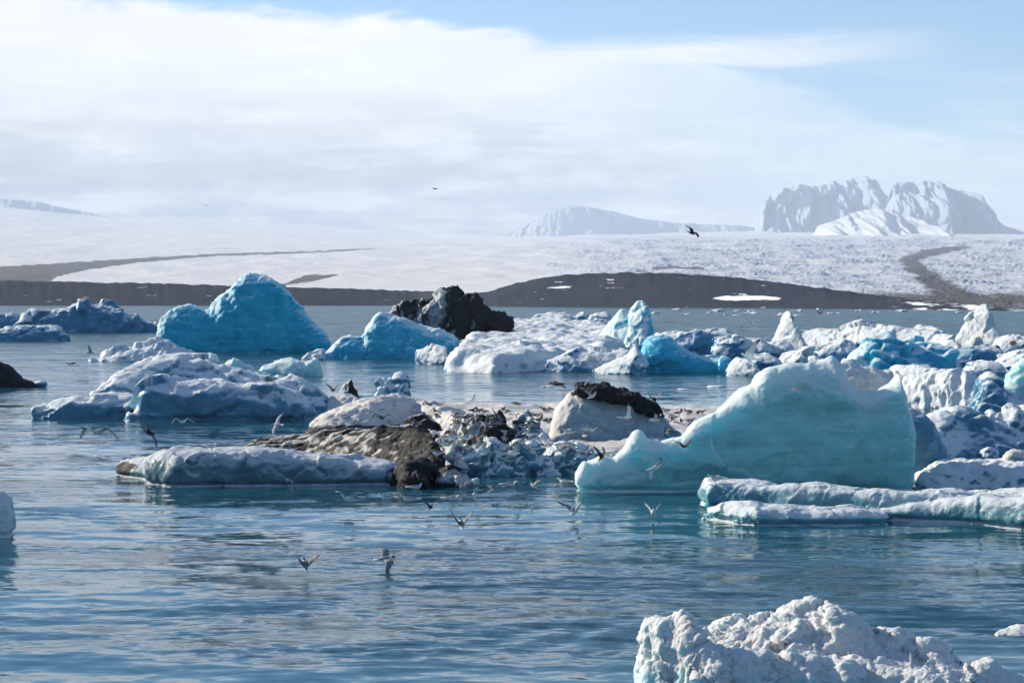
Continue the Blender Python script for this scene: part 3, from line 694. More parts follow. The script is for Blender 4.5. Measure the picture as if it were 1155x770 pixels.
def banddirt(p, n, q):
    a, b = pix(p)
    st = gnoise(np.stack([q[:, 0] * 0.14, q[:, 1] * 3.4, q[:, 2] * 8], 1), 8) + 0.35 * gnoise(np.stack([q[:, 0] * 0.8, q[:, 1] * 3, q[:, 2] * 8], 1), 18)
    return 0.52 + 0.7 * gnoise(np.stack([q[:, 0] * 0.1, q[:, 1] * 4.5 + 0.5 * gnoise(q * 0.5, 3), q[:, 2] * 7], 1), 8) + 0.14 * st + 0.3 * sstep(a, 410, 440)
carve('ash_ridge', [
    loft([(272, 508), (290, 497), (330, 491), (380, 488), (420, 487), (470, 486), (490, 492), (500, 520)], [(272, 510), (350, 513), (420, 523), (500, 540)], (2.2, 2.5), (1.9, 2.2), 0.4, taper=.6),
    loft([(425, 540), (446, 530), (462, 522), (478, 520), (492, 530), (498, 546)], [(425, 543), (460, 549), (502, 546)], (0.6, 1.1), (2.4, 2.2), 0.4)],
    M_ASH, 0.05, [('fbm', 1.4, 0.09), ('ridge', 0.7, 0.05, (0.12, 1.3, 2.6)), ('facet', 0.8, 0.08, (.3, 1, 1.4)), ('facet', 0.3, 0.03, (.4, 1, 1)), ('fbm', 0.2, 0.03), ('fbm', 0.08, 0.012)],
    'black and brown striped ash ridge', parent=floe, dirt_shade=banddirt)
carve('snow_hump', [loft([(346, 492), (350, 482), (357, 470), (370, 464), (385, 460), (400, 455), (416, 451), (441, 446), (460, 450), (480, 455), (500, 462), (520, 470)], [(346, 494), (420, 494), (470, 488), (520, 494)], (1.8, 3.2), (1.9, 2.2), 0.4)],
    M_DIRTY, 0.055, [('fbm', 1.6, 0.14), ('ridge', 1.0, 0.06, (0.5, 1, 2)), ('facet', 0.8, 0.08), ('fbm', 0.3, 0.04), ('fbm', 0.1, 0.015)],
    'cream white hump streaked with ash', parent=floe,
    dirt_shade=lambda p, n, q: 0.30 * sstep(gnoise(np.stack([q[:, 0] * .5, q[:, 1] * 1.5, q[:, 2] * 6], 1), 3), 0.0, 0.5) + 0.8 * sstep(p[:, 2], 0.42, 0.2), crust_lit=lambda p, n, q: 0.2 + 0 * n[:, 0])
carve('ash_boulder', [loft([(440, 500), (448, 484), (462, 474), (480, 471), (494, 477), (500, 490)], 500, (0.8, 0.8), (2.4, 2), 0.4)],
    M_BLACK, 0.05, [('fbm', 0.8, 0.1), ('block', 0.5, 0.08), ('fbm', 0.12, 0.03)], 'rounded ash black boulder', parent=floe, dirt_shade=lambda p, n, q: 0.75 - 0.5 * sstep(n[:, 2], 0.5, 0.95) * sstep(-n[:, 0], -0.4, 0.4))  # paler on the upper left faces
carve('ice_floe', [slab([(470, 497), (445, 470), (452, 458), (520, 455), (600, 456), (700, 457), (800, 455), (870, 458), (860, 480), (760, 500), (640, 512), (560, 508)], 0.35, 0.5, 0.02)],
    M_DIRTY, 0.12, [('fbm', 3.0, 0.16), ('fbm', 0.8, 0.10), ('fbm', 0.3, 0.04)], 'flat ash speckled snow floe stretching behind the rubble and the dark capped dome', 'ice floe',
    dirt_shade=lambda p, n, q: 0.32 * sstep(fbm(np.stack([q[:, 0] * .9, q[:, 1] * .5, q[:, 2]], 1), 3, 5), -0.1, 0.6), crust_lit=lambda p, n, q: 0.5 + 0 * n[:, 0])
# lumps on the far side of the cream floe
carve('ice_block', [loft([(421, 452), (424, 434), (428, 427), (437, 427), (444, 429), (450, 424), (457, 424), (462, 432), (466, 446), (470, 452)], 458, (0.8, 0.9), (2.6, 2.2), 0.4)],
    M_FAR, 0.05, [('fbm', 0.9, 0.12), ('block', 0.7, 0.12), ('fbm', 0.2, 0.03)], 'white twin knobbed ice block behind the cream hump of the dirty floe', 'ice block', crust_lit=lambda p, n, q: 0.35 + 0 * n[:, 0], dirt_shade=lambda p, n, q: 0.5 * sstep(n[:, 0], 0.5, 0.8))  # right faces darkened: painted shade
carve('ice_block', [loft([(380, 452), (386, 440), (392, 428), (397, 426), (401, 437), (404, 449)], 456, (0.6, 0.7), (2, 2), 0.4)],
    M_BLACK, 0.05, [('fbm', 0.7, 0.12), ('block', 0.5, 0.1), ('fbm', 0.15, 0.03)], 'small pointed black and white ice block left of the twin knobbed block', 'ice block', dirt_shade=lambda p, n, q: 0.75 * sstep(n[:, 0], -0.1, 0.3) + 0.2)  # darker on the right faces
carve('ice_floe', [loft([(366, 458), (374, 448), (390, 444), (408, 448), (418, 456)], 464, (1.6, 1.6), (2, 2), 0.3)],
    M_DIRTY, 0.06, [('fbm', 0.8, 0.12), ('fbm', 0.2, 0.04)], 'low dirty floe carrying the small pointed block', 'ice floe', dirt_shade=lambda p, n, q: 0.25 + 0 * n[:, 0])
# rubble
rub = [
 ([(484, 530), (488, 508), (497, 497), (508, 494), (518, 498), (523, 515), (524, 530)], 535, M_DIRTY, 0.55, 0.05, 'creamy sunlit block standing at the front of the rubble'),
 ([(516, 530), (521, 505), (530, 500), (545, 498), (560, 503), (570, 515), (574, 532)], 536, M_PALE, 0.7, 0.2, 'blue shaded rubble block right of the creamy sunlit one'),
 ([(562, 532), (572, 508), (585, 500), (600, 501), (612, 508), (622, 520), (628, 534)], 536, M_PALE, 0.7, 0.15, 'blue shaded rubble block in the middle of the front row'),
 ([(612, 532), (622, 508), (636, 501), (650, 500), (664, 506), (674, 516), (680, 530)], 535, M_PALE, 0.8, 0.1, 'rounded pale block at the right end of the rubble'),
 ([(485, 498), (500, 488), (518, 480), (532, 472), (545, 473), (556, 480), (568, 492), (575, 505)], 516, M_DIRTY, 0.9, 0.3, 'long grey slab leaning on top of the rubble'),
 ([(540, 505), (550, 480), (556, 468), (562, 470), (572, 485), (580, 508)], 518, M_BLACK, 0.6, 0.6, 'ash black pinnacle sticking out of the rubble'),
 ([(570, 505), (576, 486), (584, 470), (592, 463), (600, 474), (606, 490), (610, 508)], 517, M_PALE, 0.6, 0.2, 'pale steep pinnacle in the rubble left of the dome'),
 ([(595, 512), (602, 496), (612, 489), (620, 494), (626, 510)], 520, M_PALE, 0.5, 0.25, 'small white block wedged between pinnacle and dome'),
 ([(500, 545), (505, 532), (515, 528), (526, 533), (530, 545)], 549, M_BLACK, 0.4, 0.5, 'small half sunk ash grey lump before the creamy block'),
 ([(456, 545), (462, 533), (472, 530), (480, 534), (484, 546)], 551, M_BLACK, 0.4, 0.75, 'small black lump at the waterline beside the pale slab end'),
]
for i, (tp, b, mt, dd, dr, lab) in enumerate(rub):
    carve('ice_block', [loft(tp, b, (dd, dd * 1.2), (2.6, 2.2), 0.4, taper=.4, skew=0.7 if i in (0, 4, 6, 7) else 0.2)], mt, 0.034, [('fbm', 0.7, 0.10), ('block', 0.42, 0.07), ('facet', 0.5, 0.2), ('facet', 0.22, 0.05), ('fbm', 0.09, 0.014)], lab, 'ice block', 'ice rubble on the dirty floe',
          dirt_shade=lambda p, n, q, dr=dr, i=i: dr + 0.1 + 0.6 * gnoise(np.stack([q[:, 0] * 1.4, q[:, 1] * 1.4, q[:, 2] * 3], 1), 50 + i), crust_lit=lambda p, n, q: 0.1 + 0.5 * sstep(-n[:, 0], 0.3, 0.8))  # real ash; left faces whitened as painted sun highlights
# domed block with its black cap
dome_top = [(616, 512), (621, 494), (626, 475), (630, 464), (636, 452), (643, 441), (655, 433), (672, 434), (689, 438), (708, 443), (727, 450), (735, 460), (748, 470), (764, 482), (775, 505)]
dome = carve('ice_block', [loft(dome_top, 515, (1.2, 1.5), (1.9, 2.2), 0.5, taper=.5)], M_DIRTY, 0.042, [('fbm', 1.5, 0.12), ('facet', 1.0, 0.1), ('scallop', 0.6, 0.05), ('fbm', 0.15, 0.02)],
    'tall domed ice block wearing a black gravel cap behind the green iceberg', 'ice block', crust_lit=lambda p, n, q: -0.6 + 1.2 * sstep(-n[:, 0], 0.25, 0.75), dirt_shade=lambda p, n, q: 0.22 * sstep(p[:, 2], 0.6, 1.6) + 0.25 * gnoise(q * np.array([1.2, 1.2, 0.4]), 19))  # sunlit left side and shaded front painted into the ice colour
carve('gravel_cap', [blob(672, 441, Yw(515) + 1.0, 0.6, 0.8, 0.21, 0.0, R(8), 5, 0.4), blob(700, 449, Yw(515) + 1.0, 0.72, 0.85, 0.21, 0.0, R(16), 6, 0.4), blob(722, 456, Yw(515) + 1.0, 0.46, 0.75, 0.16, 0.0, R(20), 7, 0.4)], M_BLACK, 0.036, [('facet', 0.4, 0.05), ('block', 0.3, 0.04), ('fbm', 0.2, 0.05), ('fbm', 0.07, 0.02)], 'black gravel cap', None, None, dome,
    dirt_shade=lambda p, n, q: 0.85 + 0 * n[:, 0])
carve('ice_block', [loft([(735, 505), (742, 486), (752, 480), (764, 484), (772, 495), (778, 508)], 515, (0.6, 0.7), (2.2, 2), 0.4)], M_PALE, 0.04, [('fbm', 0.7, 0.1), ('fbm', 0.15, 0.03)],
    'dark blue shaded lump between the dome and the green iceberg', 'ice block', crust_lit=lambda p, n, q: -0.3 + 0 * n[:, 0])

# ---- left middle floe with ridges
carve('ice_floe', [
    loft([(95, 460), (112, 444), (125, 436), (134, 426), (147, 420), (160, 414), (185, 407), (200, 405), (225, 409), (238, 417), (262, 422), (300, 428), (332, 431), (350, 442), (366, 458)], [(95, 466), (200, 464), (366, 464)], (2.6, 3.2), (1.6, 2.0), 0.6),
    loft([(150, 470), (156, 455), (162, 444), (180, 434), (210, 430), (240, 429), (262, 434), (300, 438), (332, 446), (350, 462)], 474, (1.1, 2.2), (2.4, 1.9), 0.5),
    loft([(36, 470), (40, 461), (60, 456), (95, 452), (125, 448), (150, 452), (165, 466)], 472, (1.0, 2.8), (2.4, 1.6), 0.4)],
    M_PALE, 0.085, [('fbm', 3.0, 0.18), ('ridge', 2.0, 0.13, (0.3, 1, 1.6)), ('facet', 1.6, 0.22), ('facet', 0.7, 0.06), ('melt', 0.06, 0.10), ('fbm', 0.5, 0.04), ('fbm', 0.2, 0.02)],
    'broad ridged snow and blue ice floe in front of the blue iceberg', 'ice floe',
    dirt_shade=lambda p, n, q: 0.55 * np.exp(-((pix(p)[0] - 300) / 26) ** 2) * sstep(gnoise(q * 1.2, 6), -0.2, 0.4) + 0.6 * np.exp(-((pix(p)[0] - 137) / 10) ** 2 - ((pix(p)[1] - 463) / 5) ** 2))
carve('iceberg', [loft([(230, 418), (233, 402), (240, 400), (246, 410), (252, 412), (258, 403), (266, 404), (276, 409), (295, 416), (304, 424)], 427, (1.5, 1.5), (2, 2), 0.5)],
    M_TEAL, 0.09, [('fbm', 1.6, 0.2), ('block', 1.0, 0.18), ('fbm', 0.3, 0.05)], 'small pale green iceberg with two white knobs behind the ridged floe', 'iceberg', crust_lit=lambda p, n, q: 0.45 * sstep(-q[:, 0], -.4, 1.0))
carve('iceberg', [loft([(290, 420), (300, 411), (309, 407), (323, 404), (337, 405), (346, 409), (352, 404), (356, 402), (360, 410), (362, 421)], 425, (1.5, 1.5), (2, 2), 0.5)],
    M_TEAL, 0.09, [('fbm', 1.6, 0.2), ('scallop', 0.8, 0.1), ('fbm', 0.3, 0.05)], 'small rounded pale green iceberg right of the two knobbed one', 'iceberg')
carve('ice_block', [loft([(340, 403), (346, 397), (352, 399), (358, 394), (364, 393), (368, 401)], 406, (1.0, 1.0), (2, 2), 0.4)],
    M_FAR, 0.1, [('fbm', 1.0, 0.2), ('block', 0.8, 0.15)], 'little white ice block between the blue iceberg and the cyan one', 'ice block', crust_lit=lambda p, n, q: 0.4 + 0 * n[:, 0])
# the blue berg
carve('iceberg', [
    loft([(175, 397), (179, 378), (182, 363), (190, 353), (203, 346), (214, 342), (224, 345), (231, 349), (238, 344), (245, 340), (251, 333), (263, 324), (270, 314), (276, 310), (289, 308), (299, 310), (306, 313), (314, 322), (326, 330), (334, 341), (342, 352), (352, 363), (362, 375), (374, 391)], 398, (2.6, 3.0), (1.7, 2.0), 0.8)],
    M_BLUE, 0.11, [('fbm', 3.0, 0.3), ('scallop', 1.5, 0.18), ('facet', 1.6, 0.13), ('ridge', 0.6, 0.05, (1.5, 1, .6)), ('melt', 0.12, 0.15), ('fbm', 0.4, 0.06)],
    'large saturated blue iceberg with a rounded peak', 'iceberg', crust_lit=lambda p, n, q: 0.62 * sstep(-n[:, 0], 0.2, 0.85) + 0.3 * rim([(179, 376), (190, 352), (214, 341), (240, 343), (250, 334), (275, 310), (300, 310), (326, 330), (362, 375)], 16)(p))  # snow on the crest, plus rim light painted on left faces
carve('ice_floe', [loft([(103, 404), (118, 398), (140, 392), (160, 387), (176, 381), (186, 383), (200, 392), (222, 397), (238, 403)], 408, (2.2, 2.0), (2.0, 2), 0.4)],
    M_FAR, 0.12, [('fbm', 2.2, 0.3), ('block', 1.6, 0.25), ('fbm', 0.5, 0.1)], 'snowy rubble floe at the left foot of the blue iceberg', 'ice floe', dirt_shade=lambda p, n, q: 0.4 * sstep(n[:, 0], 0.2, 0.7), crust_lit=lambda p, n, q: 0.2 + 0 * n[:, 0])  # shade painted on the faces turned right
# far left
carve('iceberg', [loft([(20, 370), (30, 353), (44, 350), (58, 346), (74, 348), (86, 343), (100, 342), (120, 341), (138, 345), (150, 353), (162, 361), (176, 364), (184, 372)], 375, (3.0, 3.0), (2, 2), 0.8)],
    M_FAR, 0.18, [('fbm', 4, 0.5), ('block', 2.6, 0.5), ('scallop', 1.2, 0.15), ('fbm', 0.6, 0.1)], 'long blue grey iceberg with a flattened dome at far left', 'iceberg', crust_lit=lambda p, n, q: 0.5 * sstep(-q[:, 0], 2.5, 6) - 0.25)
carve('ice_floe', [loft([(-30, 374), (0, 369), (25, 367), (50, 367), (68, 370), (76, 381)], 385, (2.0, 2.0), (2.6, 2), 0.5)],
    M_FAR, 0.15, [('fbm', 2.5, 0.3), ('block', 2.0, 0.2), ('fbm', 0.5, 0.1)], 'low blue floe in front of the far left iceberg', 'ice floe', crust_lit=lambda p, n, q: -0.1 + 0 * n[:, 0])
carve('iceberg', [loft([(-40, 365), (-10, 352), (10, 351), (26, 354), (34, 366)], 369, (2.0, 2.0), (2, 2), 0.6)],
    M_FAR, 0.18, [('fbm', 3, 0.4), ('block', 2.0, 0.4)], 'small bluish iceberg cut by the left edge far out', 'iceberg', crust_lit=lambda p, n, q: -0.1 + 0 * n[:, 0])
carve('dark_floe', [loft([(-60, 415), (-20, 407), (0, 409), (12, 415), (24, 423), (36, 429), (43, 433)], 437, (1.4, 1.6), (2.2, 2), 0.4)],
    M_BLACK, 0.07, [('fbm', 1.0, 0.12), ('block', 0.7, 0.1), ('fbm', 0.2, 0.04)], 'black ash covered ice hump at the left edge', 'ice floe', dirt_shade=lambda p, n, q: 0.95 + 0 * n[:, 0])
carve('ice_chunk', [blob(46, 433, Yw(436), 0.3, 0.3, 0.14, seed=71)], M_FAR, 0.05, [('fbm', 0.2, 0.04)], 'tiny white ice bit at the tip of the black hump', 'ice chunk', crust_lit=lambda p, n, q: 0.5 + 0 * n[:, 0])
# cyan berg and dark berg in the middle distance
carve('iceberg', [loft([(352, 404), (362, 397), (373, 391), (384, 384), (393, 380), (404, 381), (411, 379), (415, 368), (420, 361), (427, 354), (440, 355), (458, 361), (470, 366), (482, 370), (494, 374), (506, 378), (514, 384), (518, 396)], 405, (2.4, 2.4), (1.9, 2), 0.7)],
    M_CYAN, 0.11, [('fbm', 2.4, 0.25), ('scallop', 1.2, 0.15), ('facet', 1.3, 0.12), ('ridge', 0.5, 0.04), ('fbm', 0.4, 0.05)], 'bright cyan iceberg with a pointed left shoulder in front of the black one', 'iceberg', crust_lit=lambda p, n, q: 0.5 * sstep(-n[:, 0], 0.1, 0.8) + 0.2 * rim([(352, 404), (393, 380), (427, 354), (440, 355), (518, 390)], 10)(p))  # left faces and skyline paled: rim light put into the colour
carve('iceberg', [loft([(432, 372), (436, 352), (445, 344), (455, 341), (465, 338), (475, 337), (485, 332), (498, 326), (511, 323), (521, 330), (530, 332), (537, 329), (541, 338), (554, 349), (564, 353), (576, 362), (582, 376)], 387, (3.5, 3.5), (2.2, 2), 0.8)],
    M_BLACK, 0.15, [('fbm', 3.0, 0.35), ('block', 2.2, 0.3, (1, 1, .7)), ('facet', 1.3, 0.6, (1, 1, .6)), ('facet', 0.6, 0.2), ('fbm', 0.5, 0.1)], 'craggy iceberg blackened with ash in the middle distance', 'iceberg',
    dirt_shade=lambda p, n, q: 0.5 + 0.6 * gnoise(q * np.array([.6, .6, .25]), 77) + 0.5 * sstep(q[:, 0], -1.0, 2.0) - 0.3 * sstep(-n[:, 0], 0.0, 0.6))  # ash streaks, with lit left faces and dark right half painted in
# centre field
def far(top, b, lab, d=(2, 2), n=(2.8, 2.6), mat=M_FAR, name='ice_floe', cat='ice floe', cr=0.0, dirt_shade=None, vox=None, disp=1.0, group='ice floes in the middle distance', sub=0.5, blk=1.0, skew=None):
    s = pxm(b)
    hh = (b - min(y for x, y in top)) * s
    k = min(1.0, hh / 2.5) * disp
    carve(name, [loft(top, b, d, n, sub, skew=(0.9 if cr > 0.25 else 0.3) if skew is None else skew)], mat, vox or s * 1.5, [('fbm', 2.8 * k + .3, 0.14 * k), ('facet', 2.2 * k + .3, 0.46 * k * blk, (.8, .8, 1.3)), ('facet', 1.0 * k + .15, 0.13 * k * blk), ('fbm', 0.35 * k + .08, 0.03 * k)], lab, cat, group, crust_lit=(lambda p, n, q: cr + 0 * n[:, 0]), dirt_shade=dirt_shade, smooth=1)
shade_r = lambda p, n, q: 0.55 * sstep(n[:, 0], 0.3, 0.8)  # shade painted on right sides through the ash mask
far([(469, 400), (472, 392), (482, 389), (494, 390), (504, 393), (508, 405)], 411, 'small grey white block with a dark side left of the snowfield floe', (1.4, 1.6), cr=0.3, dirt_shade=shade_r, name='ice_block', cat='ice block')
far([(503, 408), (508, 398), (520, 394), (535, 395), (548, 400), (562, 404), (568, 411)], 413, 'rounded white block at the front corner of the snowfield floe', (1.6, 1.8), cr=0.4, dirt_shade=shade_r, name='ice_block', cat='ice block')
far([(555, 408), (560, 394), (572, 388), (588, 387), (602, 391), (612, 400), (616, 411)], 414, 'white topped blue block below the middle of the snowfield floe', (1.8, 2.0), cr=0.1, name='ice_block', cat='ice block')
carve('ice_floe', [slab([(512, 402), (530, 386), (548, 371), (580, 362), (620, 361), (664, 364), (690, 372), (700, 388), (670, 398), (620, 401), (560, 404)], 0.8, 0.5, 0.02)], M_FAR, 0.22,
    [('fbm', 5, 0.5), ('ridge', 2.5, 0.2), ('fbm', 0.9, 0.15)], 'wide flat snowfield floe beside the black iceberg', 'ice floe', 'ice floes in the middle distance', crust_lit=lambda p, n, q: 0.45 + 0 * n[:, 0], dirt_shade=lambda p, n, q: 0.3 * sstep(fbm(q * np.array([.4, .2, 1]), 3, 8), 0.1, 0.7))
far([(596, 416), (606, 409), (622, 404), (640, 397), (655, 394), (675, 395), (705, 395), (722, 402), (728, 416)], 420, 'tapered snowy floe lying before the twin spires', (1.4, 2.6), (2.0, 2.0), cr=0.15)
carve('iceberg', [
    loft([(660, 396), (666, 388), (674, 378), (682, 369), (689, 360), (695, 351), (702, 348), (708, 350), (711, 360), (714, 378), (716, 396)], 400, (1.8, 1.8), (1.9, 2), 0.6, skew=0.7),
    loft([(706, 396), (710, 358), (715, 349), (719, 343), (724, 338), (729, 341), (732, 347), (734, 362), (738, 380), (742, 396)], 401, (1.5, 1.6), (2, 2), 0.6, skew=0.5)],
    M_CYAN, 0.11, [('fbm', 2.0, 0.22), ('block', 1.3, 0.14), ('fbm', 0.4, 0.06)], 'pale blue twin spired iceberg', 'iceberg', crust_lit=lambda p, n, q: 0.3 + 0.7 * sstep(-n[:, 0], -0.1, 0.6))  # sun side, facing left, painted whiter
far([(672, 416), (680, 408), (694, 403), (706, 398), (709, 390), (714, 386), (719, 391), (722, 402), (728, 414)], 422, 'low white floe with a small knob at the foot of the twin spires', (1.2, 1.4), cr=0.35)
far([(722, 416), (728, 398), (734, 386), (742, 381), (750, 381), (758, 387), (764, 392), (776, 398), (790, 403), (805, 403), (820, 405), (826, 416)], 421, 'deep blue iceberg with a long tail right of the twin spires', (1.8, 2.2), mat=M_CYAN, name='iceberg', cat='iceberg', cr=-0.05)
far([(734, 384), (740, 375), (756, 374), (774, 375), (792, 378), (800, 388)], 391, 'flat white floe behind the deep blue tailed iceberg', (2.5, 3), cr=0.3)
far([(756, 396), (762, 382), (774, 375), (784, 371), (800, 370), (818, 370), (828, 376), (834, 388), (838, 398)], 402, 'slate blue humped floe with a white crest right of the twin spires', (2.2, 2.4), cr=-0.15, dirt_shade=lambda p, n, q: 0.45 * sstep(gnoise(q * 0.7, 9), 0.1, 0.5))
far([(804, 394), (810, 383), (822, 378), (838, 379), (856, 381), (868, 390), (872, 400)], 404, 'white capped blue floe right of the slate humped floe', (2.0, 2.2), cr=0.15)
far([(818, 418), (824, 408), (832, 402), (842, 404), (850, 410), (854, 420)], 424, 'small bright rubble block left of the green iceberg peak', (1.2, 1.4), cr=0.5, name='ice_block', cat='ice block')
far([(846, 408), (852, 400), (864, 398), (878, 404), (884, 414)], 418, 'blue white lump just behind the green iceberg shoulder', (1.4, 1.6), cr=0.0)
far([(600, 358), (606, 354), (620, 353), (640, 353), (650, 357), (654, 361)], 363, 'thin blue floe far out behind the snowfield floe', (5, 5), cr=-0.1)
far([(648, 358), (652, 353), (658, 351), (663, 355), (666, 361)], 363, 'small blue white block far out right of the thin floe', (3, 3), name='ice_block', cat='ice block')
far([(664, 362), (672, 355), (684, 353), (690, 358), (694, 364)], 367, 'small grey block far out behind the left spire', (3, 3), name='ice_block', cat='ice block', dirt_shade=lambda p, n, q: 0.35 + 0 * n[:, 0])
# right field
far([(860, 396), (870, 386), (885, 380), (900, 374), (921, 371), (948, 371), (960, 366), (972, 363), (985, 367), (1000, 371), (1030, 372), (1060, 374), (1080, 384)], 392, 'long snow covered ice ridge stretching across the right field', (4, 5), (1.6, 2), cr=0.4, disp=1.2)
far([(866, 396), (870, 384), (874, 378), (879, 368), (884, 356), (890, 352), (895, 360), (902, 374), (910, 390)], 399, 'slender white pillar rising left of the snowy ridge', (1.8, 1.8), cr=0.6, name='ice_block', cat='ice block', blk=0.5)
far([(836, 396), (848, 387), (864, 384), (880, 384), (892, 390), (898, 400)], 404, 'blue shaded floe below the white pillar', (2, 2.4), cr=0.0)
far([(876, 410), (882, 398), (894, 393), (908, 390), (918, 394), (926, 404), (930, 412)], 417, 'bright white rounded block behind the green iceberg peak', (1.6, 1.8), cr=0.5, name='ice_block', cat='ice block')
far([(912, 404), (920, 393), (934, 386), (950, 384), (962, 388), (970, 400), (976, 410)], 414, 'blue white broken block between snowy ridge and green iceberg', (1.8, 2), cr=0.0, name='ice_block', cat='ice block')
carve('iceberg', [loft([(956, 406), (964, 396), (976, 383), (988, 378), (1000, 374), (1006, 378), (1012, 384), (1024, 383), (1034, 386), (1040, 384), (1052, 388), (1062, 390), (1076, 394), (1082, 410)], 418, (2.4, 2.6), (2.0, 2), 0.6)],
    M_CYAN, 0.11, [('fbm', 2.2, 0.3), ('block', 1.5, 0.3), ('scallop', 0.9, 0.1), ('fbm', 0.4, 0.06)], 'turquoise iceberg with a snowy left shoulder in the right field', 'iceberg', crust_lit=lambda p, n, q: 0.9 * sstep(-q[:, 0], 1.6, 2.6) - 0.1 + 0.3 * sstep(n[:, 2], .5, .9))
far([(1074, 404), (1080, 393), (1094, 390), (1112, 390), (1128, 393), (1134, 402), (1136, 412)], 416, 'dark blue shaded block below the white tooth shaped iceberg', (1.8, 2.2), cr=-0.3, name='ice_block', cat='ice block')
carve('iceberg', [loft([(1075, 388), (1079, 379), (1085, 368), (1093, 357), (1102, 347), (1110, 340), (1114, 344), (1117, 350), (1120, 362), (1125, 372), (1130, 378), (1131, 388)], 391, (1.5, 2.4), (1.5, 2), 0.6, skew=0.9)],
    M_FAR, 0.14, [('fbm', 2.4, 0.16), ('block', 1.6, 0.2), ('fbm', 0.5, 0.07)], 'white tooth shaped iceberg pointing up at right', 'iceberg', crust_lit=lambda p, n, q: 0.8 + 0 * n[:, 0])
far([(1118, 394), (1126, 384), (1138, 378), (1152, 378), (1175, 382), (1190, 390)], 397, 'grey white lump with a dark hollow right of the tooth', (2.2, 2.4), cr=0.2, dirt_shade=lambda p, n, q: 0.8 * np.exp(-((pix(p)[0] - 1143) / 6) ** 2 - ((pix(p)[1] - 387) / 4) ** 2))  # hollow drawn only as a painted spot of shade
far([(1120, 414), (1128, 402), (1142, 396), (1156, 394), (1180, 400), (1195, 412)], 421, 'lilac white heap at the right edge below the hollow lump', (2, 2.2), cr=0.4)
far([(1086, 418), (1094, 410), (1110, 406), (1124, 409), (1132, 418)], 424, 'low blue white floe between the heap and the ribbed block', (1.6, 1.8), cr=0.1)
far([(940, 432), (950, 420), (962, 416), (978, 418), (990, 416), (1004, 422), (1014, 432)], 440, 'snowy hummock behind the crest of the green iceberg', (1.6, 1.8), cr=0.5)
far([(1000, 420), (1012, 412), (1030, 411), (1048, 413), (1060, 420)], 428, 'low snow bank between the turquoise iceberg and the ribbed block', (1.6, 2.0), cr=0.4)
far([(1028, 372), (1036, 368), (1050, 368), (1060, 372), (1066, 376)], 378, 'thin white floe left of the tooth shaped iceberg', (3, 3), cr=0.3)

# ---- small ice bits
rnd = random.Random(4)
def bit(x, y, w, hpx, lab, grp, mat=M_FAR, cr=0.4):
    Y = Yw(y); s = Y / F
    bm = bmesh.new(); bmesh.ops.create_icosphere(bm, subdivisions=3, radius=1.0)
    V = np.array([v.co[:] for v in bm.verts]); fs = [tuple(v.index for v in f.verts) for f in bm.faces]; bm.free()
    sd = rnd.randint(0, 9999)
    f1, f2, vl = cells(V * 1.2 + sd, sd)
    V = V * (0.75 + 0.5 * vl + 0.25 * gnoise(V * 2 + sd, sd))[:, None]
    V = V * np.array([w * s / 2, min(w * s / 2, 1.5 + w * s * .2), hpx * s])
    me = mesh_from('ice_fragment', V, fs)
    fattr(me, 'dirt_shade', np.zeros(len(V))); fattr(me, 'crust_lit', np.full(len(V), cr))
    o = link('ice_fragment', me, mat, None, ((x - CX) / F * Y, Y, 0.0))
    tag(o, lab, 'ice fragment', grp)
for k in range(34):
    bit(rnd.uniform(700, 1150), rnd.uniform(349.5, 356), rnd.uniform(3, 14), rnd.uniform(0.8, 2.6), 'tiny white ice fragment adrift far out along the dark moraine shore', 'ice fragments along the far shore')
for k in range(16):
    bit(rnd.uniform(840, 1150), rnd.uniform(392, 425), rnd.uniform(6, 16), rnd.uniform(2, 6), 'small white brash piece packed between the floes of the right field', 'brash ice packed between the right floes')
for k in range(10):
    bit(rnd.uniform(590, 840), rnd.uniform(372, 400), rnd.uniform(4, 12), rnd.uniform(1.5, 4), 'small white brash piece around the twin spired iceberg', 'brash ice round the twin spires')
for x, y, w, hh, lab in [(262, 412, 10, 3, 'low white ice fragment between the blue iceberg and the two knobbed green one'), (770, 439, 16, 1.0, 'thin ice film adrift behind the dark capped dome'), (808, 436, 22, 1.2, 'long thin ice film adrift behind the green iceberg shoulder'),
                         (618, 436, 14, 1.2, 'white ice fragment adrift left of the dark capped dome'), (134, 382, 3, 1.2, 'tiny ice speck in the open water behind the rubble floe'), (258, 470, 14, 1.5, 'white ice fragment at the front edge of the ridged floe'), (283, 472, 6, 2, 'tiny ice lump right of the fragment at the ridged floe'),
                         (480, 548, 10, 2.5, 'small pale ice fragment before the rubble'), (536, 541, 9, 2, 'tiny ice fragment before the blue shaded rubble'), (900, 356, 12, 1.2, 'flat white fragment left of the far shore birds')]:
    bit(x, y, w, hh, lab, None)

